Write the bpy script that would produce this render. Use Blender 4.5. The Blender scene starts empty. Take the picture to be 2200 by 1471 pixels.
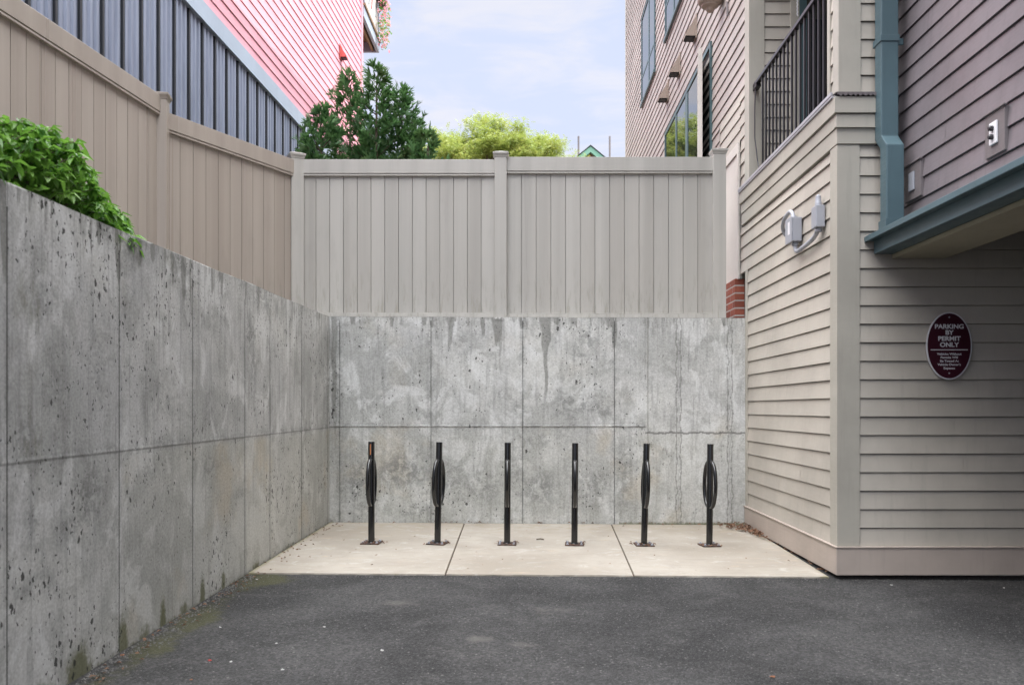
import bpy, bmesh, math, random
import numpy as np
from mathutils import Vector, Matrix
R = math.radians
random.seed(7); rng = np.random.default_rng(7)
S = bpy.context.scene
COL = S.collection

# ------------------------------------------------------------------ camera
F = 1845.0; PX, PY = 1135.0, 878.0; H = 1.17        # lens (in photo pixels), principal point, eye height
cd = bpy.data.cameras.new('camera'); cam = bpy.data.objects.new('camera', cd); COL.objects.link(cam)
cam.location = (0, 0, H); cam.rotation_euler = (R(90), 0, 0)
cd.sensor_fit = 'HORIZONTAL'; cd.sensor_width = 36; cd.lens = 36 * F / 2200
cd.shift_x = -(PX - 1100) / 2200; cd.shift_y = (PY - 735.5) / 2200
cd.clip_start = .05; cd.clip_end = 2000
cd.dof.use_dof = True; cd.dof.focus_distance = 7.4; cd.dof.aperture_fstop = 3.2
S.camera = cam

# ------------------------------------------------------------------ sky and sun
SUN_EL = R(39); SUN_DIR = Vector((1, -.35, 0)).normalized()
W = bpy.data.worlds.new('World'); S.world = W; W.use_nodes = True
nt = W.node_tree; nt.nodes.clear()
out = nt.nodes.new('ShaderNodeOutputWorld')
sky = nt.nodes.new('ShaderNodeTexSky'); sky.sky_type = 'NISHITA'; sky.sun_disc = False
sky.sun_elevation = SUN_EL; sky.sun_rotation = math.atan2(SUN_DIR.x, SUN_DIR.y)
sky.air_density = 1.2; sky.dust_density = 2.0; sky.ozone_density = 1.5
bg = nt.nodes.new('ShaderNodeBackground'); bg.inputs[1].default_value = .1
bg2 = nt.nodes.new('ShaderNodeBackground')
mixs = nt.nodes.new('ShaderNodeMixShader')
nt.links.new(sky.outputs[0], bg.inputs[0]); nt.links.new(bg.outputs[0], mixs.inputs[1])
nt.links.new(bg2.outputs[0], mixs.inputs[2]); nt.links.new(mixs.outputs[0], out.inputs[0])
VIS_CLOUD = (.70, .74, .93); FILL_GLOW = 9.8  # second value: strength of the out-of-frame sky glow added as fill

class NT:                                             # a tiny wrapper to write node graphs as expressions
    def __init__(s, tree): s.t = tree
    def n(s, kind, **kw):
        nd = s.t.nodes.new('ShaderNode' + kind)
        for k, v in kw.items(): setattr(nd, k, v)
        return nd
    def put(s, sock, v):
        if isinstance(v, bpy.types.NodeSocket): s.t.links.new(v, sock)
        elif v is not None:
            if isinstance(v, (tuple, list)) and len(v) == 3 and sock.type == 'RGBA': v = (*v, 1)
            sock.default_value = v
    def math(s, op, a, b=None, c=None, clamp=False):
        nd = s.n('Math', operation=op, use_clamp=clamp)
        for i, v in enumerate((a, b, c)):
            if v is not None: s.put(nd.inputs[i], v)
        return nd.outputs[0]
    def mul(s, a, b): return s.math('MULTIPLY', a, b)
    def add(s, a, b): return s.math('ADD', a, b)
    def sub(s, a, b): return s.math('SUBTRACT', a, b)
    def mx(s, a, b): return s.math('MAXIMUM', a, b)
    def step(s, v, lo, hi, a=0., b=1.):
        nd = s.n('MapRange', interpolation_type='SMOOTHSTEP')
        s.put(nd.inputs['Value'], v)
        for k, x in (('From Min', lo), ('From Max', hi), ('To Min', a), ('To Max', b)): s.put(nd.inputs[k], x)
        return nd.outputs[0]
    def lin(s, v, lo, hi, a=0., b=1.):
        nd = s.n('MapRange'); s.put(nd.inputs['Value'], v)
        for k, x in (('From Min', lo), ('From Max', hi), ('To Min', a), ('To Max', b)): s.put(nd.inputs[k], x)
        return nd.outputs[0]
    def mix(s, f, a, b, mode='MIX'):
        nd = s.n('Mix', data_type='RGBA', blend_type=mode)
        s.put(nd.inputs[0], f); s.put(nd.inputs[6], a); s.put(nd.inputs[7], b)
        return nd.outputs[2]
    def pos(s): return s.n('NewGeometry').outputs['Position']
    def scale(s, v, k):
        nd = s.n('VectorMath', operation='MULTIPLY'); s.put(nd.inputs[0], v); nd.inputs[1].default_value = k
        return nd.outputs[0]
    def noise(s, v, sc, det=4, ro=.55, dist=0.):
        nd = s.n('TexNoise'); s.put(nd.inputs['Vector'], v)
        nd.inputs['Scale'].default_value = sc; nd.inputs['Detail'].default_value = det
        nd.inputs['Roughness'].default_value = ro; nd.inputs['Distortion'].default_value = dist
        return nd.outputs[0]
    def voro(s, v, sc, feature='F1'):
        nd = s.n('TexVoronoi', feature=feature); s.put(nd.inputs['Vector'], v); nd.inputs['Scale'].default_value = sc
        return nd.outputs['Distance'], nd.outputs['Color']
    def xyz(s, v):
        nd = s.n('SeparateXYZ'); s.put(nd.inputs[0], v); return nd.outputs
    def attr(s, name): return s.n('Attribute', attribute_name=name).outputs['Fac']
    def white(s, v):
        nd = s.n('TexWhiteNoise', noise_dimensions='3D'); s.put(nd.inputs[0], v); return nd.outputs[0]

w = NT(nt)
gen = w.n('TexCoord').outputs['Generated']
gx, gy, gzs = w.xyz(gen)
wisp = w.noise(w.scale(gen, (2.2, 2.2, 9.0)), 3.2, 5, .55, .4)
wispm = w.step(wisp, .42, .70)
fill_mask = w.mx(w.step(gzs, .47, .72), w.mx(w.mul(w.mul(w.step(gy, .25, -.35), w.step(gzs, .32, .64)), .16), w.mul(w.mul(w.step(gx, -.30, -.60), w.mul(w.step(gy, -.30, .0), w.step(gy, .45, .15))), w.step(gzs, .30, .48))))  # unseen bright sky added overhead, behind and at left to light the walls
hn = w.noise(gen, 3.0, 4, .5)
hc = w.mix(w.step(hn, .3, .7), (.90, .94, 1.0), (1.0, .975, .93))
viscol = w.mix(wispm, (.72, .79, 1.0), (.87, .875, .97))
cc = w.mix(fill_mask, viscol, hc)
w.put(bg2.inputs[0], cc)
w.put(bg2.inputs[1], w.lin(fill_mask, 0, 1, 1.12, FILL_GLOW))
w.put(mixs.inputs[0], w.mx(w.mul(fill_mask, .85), w.step(gzs, .9, .35, .5, .86)))

sl = bpy.data.lights.new('sun', 'SUN'); sl.energy = 3.3; sl.angle = R(.53); sl.color = (1, .94, .85)
so = bpy.data.objects.new('sun', sl); COL.objects.link(so)
sd = Vector((SUN_DIR.x * math.cos(SUN_EL), SUN_DIR.y * math.cos(SUN_EL), math.sin(SUN_EL)))
so.rotation_euler = sd.to_track_quat('Z', 'Y').to_euler(); so.location = (30, -10, 30)
S.view_settings.view_transform = 'Standard'; S.view_settings.look = 'None'
S.view_settings.exposure = 0.0; S.view_settings.gamma = 1

# ------------------------------------------------------------------ materials
def mat(name, col=None, rough=.6, spec=.5, metal=0., fn=None, coat=0.):
    m = bpy.data.materials.new(name); m.use_nodes = True
    t = m.node_tree; p = t.nodes['Principled BSDF']; n = NT(t)
    if col: p.inputs['Base Color'].default_value = (*col, 1)
    p.inputs['Roughness'].default_value = rough; p.inputs['Metallic'].default_value = metal
    p.inputs['Specular IOR Level'].default_value = spec; p.inputs['Coat Weight'].default_value = coat
    if fn: fn(n, p)
    return m
def bump(n, p, h, strength=.3, dist=.01):
    b = n.n('Bump'); b.inputs['Strength'].default_value = strength; b.inputs['Distance'].default_value = dist
    n.put(b.inputs['Height'], h); n.put(p.inputs['Normal'], b.outputs[0])

def f_concrete(n, p):
    P = n.pos()
    big = n.noise(P, 1.1, 5, .62, .3); med = n.noise(P, 5, 6, .65, .6); fine = n.noise(P, 70, 4, .6)
    streak = n.noise(n.scale(P, (9, 9, .55)), 3.0, 5, .6)
    streak2 = n.noise(n.scale(P, (30, 30, 1.2)), 2.0, 4, .65)
    c = n.mix(n.step(big, .32, .68), (.45, .452, .447), (.60, .60, .575))
    c = n.mix(n.mul(n.step(med, .48, .64), .60), c, (.31, .31, .295))
    c = n.mix(n.mul(n.step(n.noise(P, .75, 5, .6, .8), .47, .62), .6), c, (.30, .305, .29))
    c = n.mix(n.mul(n.step(n.noise(P, 21, 6, .7, .5), .55, .68), .28), c, (.26, .26, .25))
    c = n.mix(n.mul(n.step(n.noise(n.scale(P, (1, 1, .7)), 3.2, 6, .66, .9), .50, .62), .65), c, (.68, .685, .675))
    c = n.mix(n.mul(n.step(streak, .50, .70), .5), c, (.25, .25, .245))
    c = n.mix(n.mul(n.step(streak2, .5, .72), .30), c, (.62, .62, .62))
    warm = n.mul(n.step(n.noise(P, 1.7, 4, .6), .54, .68), n.attr('low'))
    c = n.mix(n.mul(warm, .6), c, (.50, .42, .31))
    c = n.mix(n.mul(n.attr('low'), .35), c, (.43, .425, .365))
    st = n.attr('stain'); stn = n.step(n.add(st, n.mul(n.sub(n.noise(n.scale(P, (22, 22, 3)), 2, 5, .7), .5), .9)), .28, .62)
    c = n.mix(n.mul(stn, .70), c, (.18, .18, .165))
    bl = n.attr('blotch'); bln = n.mul(bl, n.step(n.noise(P, 13, 7, .74, .9), .40, .58))
    c = n.mix(n.mul(bln, .80), c, (.14, .145, .14))
    mo = n.attr('moss'); mon = n.step(n.add(mo, n.mul(n.sub(n.noise(P, 26, 6, .7), .5), .9)), .3, .75)
    c = n.mix(n.mul(mon, .8), c, (.10, .105, .035))
    c = n.mix(n.mul(n.attr('olive'), n.mul(n.step(n.noise(n.scale(P, (5, 5, 1.6)), 3, 6, .7), .45, .7), .7)), c, (.14, .14, .085))
    # small air holes: every Voronoi cell has a hole of its own size
    Pd = n.n('VectorMath', operation='ADD')
    n.put(Pd.inputs[0], n.scale(P, (1, 1, .62)))
    nc = n.n('TexNoise'); n.put(nc.inputs['Vector'], P); nc.inputs['Scale'].default_value = 38; nc.inputs['Detail'].default_value = 3
    n.put(Pd.inputs[1], n.scale(nc.outputs['Color'], (.034, .034, .034)))
    holes = None
    for sc, k, pw in ((16, .25, 4.0), (30, .34, 3.6), (60, .38, 3.4)):
        d, col = n.voro(Pd.outputs[0], sc)
        rnd = n.xyz(col)[0]
        rad = n.mul(n.math('POWER', rnd, pw), k)
        gate = n.add(n.mul(n.step(n.noise(P, 2.2, 4, .6), .40, .62), .75), .30)
        h = n.step(n.sub(n.mul(rad, gate), d), -.015, .04)
        holes = h if holes is None else n.mx(holes, h)
    c = n.mix(n.mul(n.mul(holes, n.attr('hole')), .9), c, (.035, .035, .033))
    c = n.mix(n.attr('seam'), c, (.11, .108, .10))
    c = n.mix(.38, c, n.mix(n.step(fine, .3, .7), (.30, .30, .30), (.70, .70, .70)), 'OVERLAY')
    n.put(p.inputs['Base Color'], c)
    hgt = n.add(n.mul(fine, .25), n.add(n.mul(med, .35), n.mul(holes, -1.2)))
    bump(n, p, hgt, .35, .008)
M = {}
M['concrete'] = mat('concrete', rough=.85, spec=.3, fn=f_concrete)

def f_slab(n, p):
    P = n.pos()
    a = n.noise(P, .9, 5, .6, .4); b = n.noise(n.scale(P, (2, 6, 1)), 2.5, 6, .68, .8); g = n.noise(P, 140, 3, .6)
    c = n.mix(n.step(a, .3, .7), (.305, .268, .222), (.41, .372, .322))
    c = n.mix(n.mul(n.step(b, .50, .70), .55), c, (.28, .255, .22))
    c = n.mix(n.mul(n.step(n.noise(P, 6, 7, .72, .6), .54, .68), .5), c, (.50, .475, .44))
    c = n.mix(n.mul(n.step(n.noise(P, 2.4, 7, .72, .8), .52, .64), .4), c, (.30, .275, .235))
    c = n.mix(n.mul(n.step(n.noise(n.scale(P, (1.4, 9, 1)), 2.2, 5, .6, 1.2), .60, .72), .5), c, (.56, .42, .30))
    y = n.xyz(P)[1]
    c = n.mix(n.mul(n.step(n.noise(P, 8, 6, .7), .45, .65), n.mul(n.step(y, 7.6, 8.5), .6)), c, (.30, .26, .185))
    d, _ = n.voro(P, 11); _, col = n.voro(P, 11)
    c = n.mix(n.mul(n.step(d, .09, .05), n.step(n.xyz(col)[1], .86, .9)), c, (.10, .09, .075))
    e = n.attr('moss')
    c = n.mix(n.mul(n.step(n.add(e, n.mul(n.sub(n.noise(P, 22, 6, .7), .5), 1.0)), .3, .8), .75), c, (.20, .185, .10))
    c = n.mix(.35, c, n.mix(g, (.3, .3, .3), (.7, .7, .7)), 'OVERLAY')
    n.put(p.inputs['Base Color'], c); bump(n, p, g, .25, .004)
M['slab'] = mat('slab_concrete', rough=.85, spec=.3, fn=f_slab)

def f_asphalt(n, p):
    P = n.pos()
    a = n.noise(P, .75, 6, .65, .6); b = n.noise(P, 3.2, 6, .68, .4); g = n.noise(P, 150, 3, .7)
    c = n.mix(n.step(a, .36, .64), (.021, .0205, .0212), (.064, .062, .062))
    c = n.mix(n.mul(n.step(b, .5, .68), .55), c, (.085, .082, .080))
    c = n.mix(n.mul(n.step(b, .46, .30), .6), c, (.022, .021, .023))
    d, col = n.voro(P, 75); rr = n.xyz(col)
    c = n.mix(.6, c, n.mix(n.math('POWER', rr[2], 1.6), (.12, .12, .12), (.86, .86, .86)), 'OVERLAY')
    sp = n.mul(n.step(d, .50, .25), n.step(rr[0], .86, .97))
    c = n.mix(n.mul(sp, .6), c, n.mix(rr[1], (.13, .125, .12), (.34, .33, .31)))
    d2, col2 = n.voro(P, 170)
    c = n.mix(n.mul(n.step(n.xyz(col2)[0], .45, .9), .42), c, n.mix(n.xyz(col2)[1], (.012, .012, .013), (.15, .148, .145)))
    pt = n.attr('patch')
    c = n.mix(n.mul(n.step(n.add(pt, n.mul(n.sub(n.noise(P, 9, 7, .75), .5), 1.5)), .35, .9), .55), c, (.17, .158, .145))
    e = n.attr('moss')
    c = n.mix(n.mul(n.step(n.add(e, n.mul(n.sub(n.noise(P, 14, 7, .75), .5), 1.4)), .35, .85), .6), c, (.080, .082, .026))
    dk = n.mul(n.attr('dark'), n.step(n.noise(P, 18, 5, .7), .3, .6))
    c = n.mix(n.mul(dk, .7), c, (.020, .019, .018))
    n.put(p.inputs['Base Color'], c)
    bump(n, p, n.add(n.mul(d, -.9), n.add(n.mul(g, .6), n.mul(d2, -.6))), 1.0, .009)
M['asphalt'] = mat('asphalt', rough=.8, spec=.35, fn=f_asphalt)

def paint(name, col, rough=.5, dirt=.25, grain=True, spec=.4):
    def fn(n, p):
        P = n.pos()
        a = n.noise(P, 1.3, 5, .6); b = n.noise(n.scale(P, (3, 3, 30)), 3, 5, .65); z = n.noise(n.scale(P, (12, 12, 1)), 2, 4, .6)
        c1 = tuple(x * (1 - dirt * .55) for x in col); c2 = tuple(min(1, x * (1 + dirt * .4)) for x in col)
        c = n.mix(n.step(a, .3, .7), c1, c2)
        c = n.mix(n.mul(n.step(z, .52, .75), dirt * .9), c, tuple(x * .62 for x in col))
        n.put(p.inputs['Base Color'], c)
        n.put(p.inputs['Roughness'], n.lin(b, .3, .7, rough - .08, rough + .1))
        if grain: bump(n, p, b, .12, .004)
    return mat(name, rough=rough, spec=spec, fn=fn)
M['siding'] = paint('taupe_siding', (.45, .412, .36), .5)
M['siding_pinklit'] = paint('pinklit_taupe_siding', (.40, .352, .325), .5)  # taupe siding with pink bounce light from the coral wall tinted in
M['trim'] = paint('taupe_trim', (.40, .375, .325), .5, .2)
M['skirt'] = paint('skirt_board', (.43, .365, .32), .55, .2)
M['plum'] = paint('plum_siding', (.165, .145, .155), .42, .35)
M['plumtrim'] = paint('plum_trim', (.16, .14, .142), .45, .2)
M['teal'] = paint('teal_metal', (.075, .124, .144), .38, .25, False, .5)
M['tealwin'] = paint('teal_frame', (.07, .12, .13), .35, .15, False, .5)
M['soffit'] = paint('soffit', (.34, .31, .23), .6, .2, False)
M['darkceil'] = mat('dark_ceiling', (.06, .06, .05), .8)
M['pink'] = paint('coral_siding', (.76, .36, .42), .5, .12)
M['flash'] = paint('grey_blue_flashing', (.40, .47, .56), .4, .15, False)
M['drip'] = paint('drip_metal', (.40, .39, .42), .35, .2, False)
M['panelw'] = paint('pale_panel', (.62, .58, .53), .5, .15, False)
M['red'] = mat('red_plastic', (.52, .10, .09), .5)
M['ventc'] = mat('tan_plastic', (.34, .27, .22), .5)
M['dark'] = mat('dark_opening', (.012, .012, .013), .6)
M['black'] = mat('black_iron', (.026, .024, .028), .32, .5)
M['white'] = mat('white_plastic', (.75, .74, .76), .4)
M['steel'] = mat('galvanized', (.36, .37, .41), .5, .5, .2)
M['wood'] = paint('joist_wood', (.30, .20, .12), .7, .3)
M['glass'] = mat('window_glass', (.015, .02, .024), .015, .9)
M['glass'].node_tree.nodes['Principled BSDF'].inputs['IOR'].default_value = 2.1
M['mort'] = mat('mortar', (.50, .47, .44), .9)
def f_vinyl(n, p, lo=(.395, .380, .350), hi=(.455, .438, .405)):
    P = n.pos()
    s = n.noise(n.scale(P, (7, 7, .10)), 1.0, 2, .5); fine = n.noise(n.scale(P, (160, 160, .8)), 1.0, 3, .6)
    d = n.noise(n.scale(P, (4, 4, 1.2)), 1.6, 5, .62); z = n.xyz(P)[2]
    c = n.mix(n.step(s, .3, .7), lo, hi)
    c = n.mix(n.mul(n.step(fine, .45, .7), .12), c, tuple(x * .7 for x in lo))
    c = n.mix(n.mul(n.step(d, .54, .72), .25), c, tuple(x * .8 for x in lo))
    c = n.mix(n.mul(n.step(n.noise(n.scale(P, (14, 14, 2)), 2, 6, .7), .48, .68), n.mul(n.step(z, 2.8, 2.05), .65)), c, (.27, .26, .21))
    c = n.mix(1, c, n.mix(n.attr('tone'), (.90, .89, .88), (1, 1, 1)), 'MULTIPLY')
    n.put(p.inputs['Base Color'], c)
    n.put(p.inputs['Roughness'], n.lin(s, .3, .7, .26, .46))
    wv = n.noise(n.scale(P, (5, 5, .35)), 1.0, 2, .5)
    bump(n, p, n.add(wv, n.mul(fine, .02)), .22, .02)
M['vinyl'] = mat('grey_tan_vinyl', rough=.38, spec=.5, fn=f_vinyl)
M['vinyltan'] = mat('brown_tan_vinyl', rough=.38, spec=.5, fn=lambda n, p: f_vinyl(n, p, (.36, .315, .275), (.41, .36, .315)))
def f_corr(n, p):
    P = n.pos(); a = n.noise(n.scale(P, (5, 5, .6)), 2, 4, .6)
    n.put(p.inputs['Base Color'], n.mix(n.step(a, .3, .7), (.22, .25, .33), (.29, .325, .42)))
M['corr'] = mat('corrugated_metal', rough=.38, spec=.5, metal=.15, fn=f_corr)
M['corrdark'] = mat('dark_strip', (.02, .022, .027), .5)
def f_blackpaint(n, p):
    P = n.pos(); a = n.noise(P, 60, 4, .6)
    n.put(p.inputs['Base Color'], n.mix(n.step(a, .62, .75), (.0065, .0065, .007), (.018, .018, .018)))
    n.put(p.inputs['Roughness'], n.lin(a, .3, .7, .13, .25))
M['blackpaint'] = mat('gloss_black_paint', spec=.55, fn=f_blackpaint, coat=.3)
def f_rust(n, p):
    P = n.pos(); a = n.noise(P, 45, 5, .65)
    c = n.mix(n.step(a, .38, .62), (.022, .019, .018), (.11, .05, .03))
    n.put(p.inputs['Base Color'], c); bump(n, p, a, .4, .003)
M['rust'] = mat('rusty_plate', rough=.75, fn=f_rust)
M['orange'] = mat('orange_mark', (.40, .15, .05), .5)
def f_brick(n, p):
    P = n.pos(); a = n.noise(P, 8, 4, .6); v = n.attr('tone')
    c = n.mix(v, (.20, .055, .035), (.36, .105, .065))
    c = n.mix(n.mul(n.step(n.noise(P, 30, 4, .6), .5, .7), .4), c, (.14, .06, .05))
    n.put(p.inputs['Base Color'], c); bump(n, p, a, .3, .004)
M['brick'] = mat('red_brick', rough=.8, spec=.3, fn=f_brick)
def leafmat(name, a, b, c3, rough=.5, trans=.35, spec=.35):
    def fn(n, p):
        v = n.attr('tone'); P = n.pos()
        q = n.noise(P, 2.2, 3, .5)
        c = n.mix(v, a, b); c = n.mix(n.mul(n.step(q, .5, .72), .6), c, c3)
        n.put(p.inputs['Base Color'], c)
        tr = n.n('BsdfTranslucent'); n.put(tr.inputs[0], n.mix(.5, c, tuple(min(1, x * 1.6) for x in b)))
        ms = n.n('MixShader'); ms.inputs[0].default_value = trans
        o = [x for x in n.t.nodes if x.type == 'OUTPUT_MATERIAL'][0]
        n.t.links.new(p.outputs[0], ms.inputs[1]); n.t.links.new(tr.outputs[0], ms.inputs[2]); n.t.links.new(ms.outputs[0], o.inputs[0])
    return mat(name, rough=rough, spec=spec, fn=fn)
M['arbor'] = leafmat('arborvitae_leaf', (.040, .110, .040), (.11, .225, .075), (.12, .15, .05), .5, .3)
M['locust'] = leafmat('yellow_green_leaf', (.17, .25, .05), (.29, .33, .08), (.38, .33, .085), .5, .32)
M['shrub'] = leafmat('shrub_leaf', (.045, .145, .020), (.17, .34, .05), (.19, .34, .06), .4, .35, .4)
M['bark'] = mat('bark', (.10, .075, .055), .9)
M['dryleaf'] = leafmat('dry_leaf', (.115, .06, .035), (.235, .125, .075), (.17, .11, .075), .7, .15)
M['flower'] = leafmat('flower_petal', (.75, .18, .25), (.9, .45, .5), (.8, .3, .15), .6, .3)
M['soil'] = mat('soil', fn=lambda n, p: n.put(p.inputs['Base Color'], n.mix(n.noise(n.pos(), 6, 6, .7), (.05, .035, .025), (.13, .10, .07))), rough=.95)
M['maroon'] = mat('maroon_sign', (.040, .006, .014), .35)
M['signwhite'] = mat('sign_white', (.62, .62, .64), .45)
M['greentrim'] = mat('green_trim', (.16, .34, .25), .5)
M['paper'] = mat('white_scrap', (.50, .49, .47), .8)
M['redscrap'] = mat('red_scrap', (.45, .05, .04), .6)
M['orangescrap'] = mat('orange_scrap', (.34, .15, .08), .8)
M['grit'] = mat('grit', (.15, .145, .14), .9)
M['farbrick'] = mat('far_brick', (.30, .16, .12), .9)
M['slate'] = mat('slate_roof', (.12, .13, .14), .8)

# ------------------------------------------------------------------ mesh helpers
ORG = {}
def org(o): return ORG.get(o.name, Vector((0, 0, 0)))
class MB:
    def __init__(s): s.v = []; s.f = []; s.tone = []
    def add(s, vs, fs, tone=None):
        k = len(s.v); s.v += [tuple(v) for v in vs]; s.f += [tuple(i + k for i in f) for f in fs]
        s.tone += [random.random() if tone is None else tone] * len(vs); return s
    def box(s, x0, x1, y0, y1, z0, z1, tone=None):
        vs = [(x, y, z) for z in (z0, z1) for y in (y0, y1) for x in (x0, x1)]
        return s.add(vs, [(0, 2, 3, 1), (4, 5, 7, 6), (0, 1, 5, 4), (2, 6, 7, 3), (0, 4, 6, 2), (1, 3, 7, 5)], tone)
    def obox(s, c, u, n, du, dn, z0, z1):                # box along horizontal axes u, n
        vs = []
        for z in (z0, z1):
            for b in (-1, 1):
                for a in (-1, 1):
                    vs.append((c[0] + u[0] * du * a + n[0] * dn * b, c[1] + u[1] * du * a + n[1] * dn * b, z))
        return s.add(vs, [(0, 2, 3, 1), (4, 5, 7, 6), (0, 1, 5, 4), (2, 6, 7, 3), (0, 4, 6, 2), (1, 3, 7, 5)])
    def loft(s, rings, cap=True, closed=True):
        m = len(rings[0]); vs = [p for r in rings for p in r]; fs = []
        for i in range(len(rings) - 1):
            for j in range(m if closed else m - 1):
                a, b = i * m + j, i * m + (j + 1) % m
                fs.append((a, b, b + m, a + m))
        if cap and closed: fs += [tuple(range(m))[::-1], tuple(range((len(rings) - 1) * m, len(rings) * m))]
        return s.add(vs, fs)
    def tube(s, pts, r, k=10, rr=None):
        pts = [Vector(p) for p in pts]; rings = []; side = None
        for i, p in enumerate(pts):
            t = (pts[min(i + 1, len(pts) - 1)] - pts[max(i - 1, 0)]).normalized()
            if side is None: side = t.orthogonal().normalized()
            side = (side - t * side.dot(t)).normalized(); up = t.cross(side)
            q = rr[i] if rr else r
            rings.append([p + (side * math.cos(a) + up * math.sin(a)) * q for a in [2 * math.pi * j / k for j in range(k)]])
        return s.loft(rings)
    def lathe(s, c, prof, axis=(0, 0, 1), k=20):
        ax = Vector(axis).normalized(); u = ax.orthogonal().normalized(); w_ = ax.cross(u); c = Vector(c)
        return s.loft([[c + ax * h + (u * math.cos(2 * math.pi * j / k) + w_ * math.sin(2 * math.pi * j / k)) * r for j in range(k)] for r, h in prof])
    def build(s, name, m, parent=None, smooth=False, bevel=0.):
        o0 = org(parent) if parent else Vector((0, 0, 0))
        me = bpy.data.meshes.new(name)
        me.from_pydata([(v[0] - o0[0], v[1] - o0[1], v[2] - o0[2]) for v in s.v], [], s.f)
        at = me.attributes.new('tone', 'FLOAT', 'POINT'); at.data.foreach_set('value', s.tone)
        bm = bmesh.new(); bm.from_mesh(me)
        bmesh.ops.recalc_face_normals(bm, faces=bm.faces)
        if bevel:
            es = [e for e in bm.edges if len(e.link_faces) == 2 and e.calc_face_angle(0) > .6]
            bmesh.ops.bevel(bm, geom=es, offset=bevel, segments=2, affect='EDGES', profile=.6)
        bm.to_mesh(me); bm.free()
        if smooth:
            me.polygons.foreach_set('use_smooth', [True] * len(me.polygons))
            me.set_sharp_from_angle(angle=R(40))
        me.materials.append(M[m])
        o = bpy.data.objects.new(name, me); COL.objects.link(o)
        if parent: o.parent = parent; ORG[o.name] = o0
        return o
def empty(name, loc=(0, 0, 0)):
    o = bpy.data.objects.new(name, None); COL.objects.link(o); o.location = loc; o.empty_display_size = .2
    ORG[o.name] = Vector(loc); return o
def tag(o, label=None, cat=None, group=None, kind=None):
    if label: o['label'] = label
    if cat: o['category'] = cat
    if group: o['group'] = group
    if kind: o['kind'] = kind
    return o
def leaf(mb, base, d, up, L, Wd, fold=.25, droop=.2, tone=None, pts=3):
    d = Vector(d).normalized(); up = Vector(up); s_ = d.cross(up)
    if s_.length < 1e-4: s_ = d.orthogonal()
    s_.normalize(); u = s_.cross(d); b = Vector(base)
    mid = b + d * L * .45 + u * L * .06; tip = b + d * L - u * L * droop
    q = b + d * L * .75 - u * L * droop * .45
    e = u * Wd * fold
    mb.add([b, mid + s_ * Wd * .5 + e, q + s_ * Wd * .33 + e * .6, tip, q - s_ * Wd * .33 + e * .6, mid - s_ * Wd * .5 + e, mid, q],
           [(0, 6, 1), (1, 6, 7, 2), (2, 7, 3), (3, 7, 4), (4, 7, 6, 5), (5, 6, 0)], tone)
def gz(x, y): return -.068 - .007 * x + .010 * min(max(y, -2), 9)
def gzn(x, y): return -.068 - .007 * np.clip(x, -6, 9) + .010 * np.clip(y, -2, 9)

def grid_obj(name, m, us, vs_, fn, attrs, parent=None, smooth=True):
    U, V = np.meshgrid(us, vs_, indexing='ij'); P = fn(U, V)
    nu, nv = U.shape; idx = np.arange(nu * nv).reshape(nu, nv)
    q = np.stack([idx[:-1, :-1], idx[1:, :-1], idx[1:, 1:], idx[:-1, 1:]], -1).reshape(-1, 4)
    me = bpy.data.meshes.new(name)
    me.vertices.add(nu * nv); me.vertices.foreach_set('co', P.reshape(-1).astype(np.float32))
    me.loops.add(q.size); me.loops.foreach_set('vertex_index', q.reshape(-1).astype(np.int32))
    me.polygons.add(len(q)); me.polygons.foreach_set('loop_start', (np.arange(len(q)) * 4).astype(np.int32))
    me.polygons.foreach_set('use_smooth', np.full(len(q), smooth))
    me.update(calc_edges=True)
    for k, a in attrs(U, V).items():
        at = me.attributes.new(k, 'FLOAT', 'POINT'); at.data.foreach_set('value', np.clip(a, 0, 1).reshape(-1).astype(np.float32))
    me.materials.append(M[m])
    o = bpy.data.objects.new(name, me); COL.objects.link(o)
    if parent: o.parent = parent
    return o
def sstep(x, a, b):
    t = np.clip((x - a) / (b - a), 0, 1); return t * t * (3 - 2 * t)

# ------------------------------------------------------------------ ground
YB = 8.58; XL = -1.986; XR = 2.186; YF = 6.04          # back wall, left wall, right siding wall, its front
def lines(a, b, step, extra=()):
    l = list(np.arange(a, b, step)) + [b] + [e for e in extra if a < e < b]
    return np.unique(np.round(l, 4))
def asphalt_attr(U, V):
    px = PX + F * U / np.maximum(V, .5); py = PY + F * (H - gzn(U, V)) / np.maximum(V, .5)
    def blob(cx, cy, rx, ry): return np.exp(-((px - cx) / rx) ** 2 - ((py - cy) / ry) ** 2)
    patch = .75 * blob(865, 1295, 55, 12) + .7 * blob(1030, 1372, 40, 9) + .7 * blob(1125, 1383, 40, 9) + .6 * blob(1190, 1310, 90, 14) \
        + .35 * blob(900, 1400, 160, 40) + .3 * blob(1720, 1330, 90, 18) + .3 * blob(1500, 1420, 140, 30)
    moss = .85 * blob(570, 1245, 85, 14) + .6 * blob(420, 1330, 70, 22) + .5 * blob(330, 1390, 60, 20) + .55 * np.exp(-((U - XL - .12) / .12) ** 2)
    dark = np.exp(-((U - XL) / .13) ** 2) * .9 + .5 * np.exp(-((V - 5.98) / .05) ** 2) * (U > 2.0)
    near = (V > 2) & (V < 7)
    return dict(patch=patch * near, moss=moss * near, dark=dark)
ax = np.concatenate([[-400, -100, -40, -12], lines(-3, 5, .04), [9, 20, 60, 400]])
ay = np.concatenate([[-400, -60, -20, -6], lines(1, 9.2, .04)])
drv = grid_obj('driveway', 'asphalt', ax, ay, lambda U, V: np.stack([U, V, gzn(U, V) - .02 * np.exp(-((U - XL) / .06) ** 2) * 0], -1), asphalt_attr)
tag(drv, kind='structure')
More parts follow.
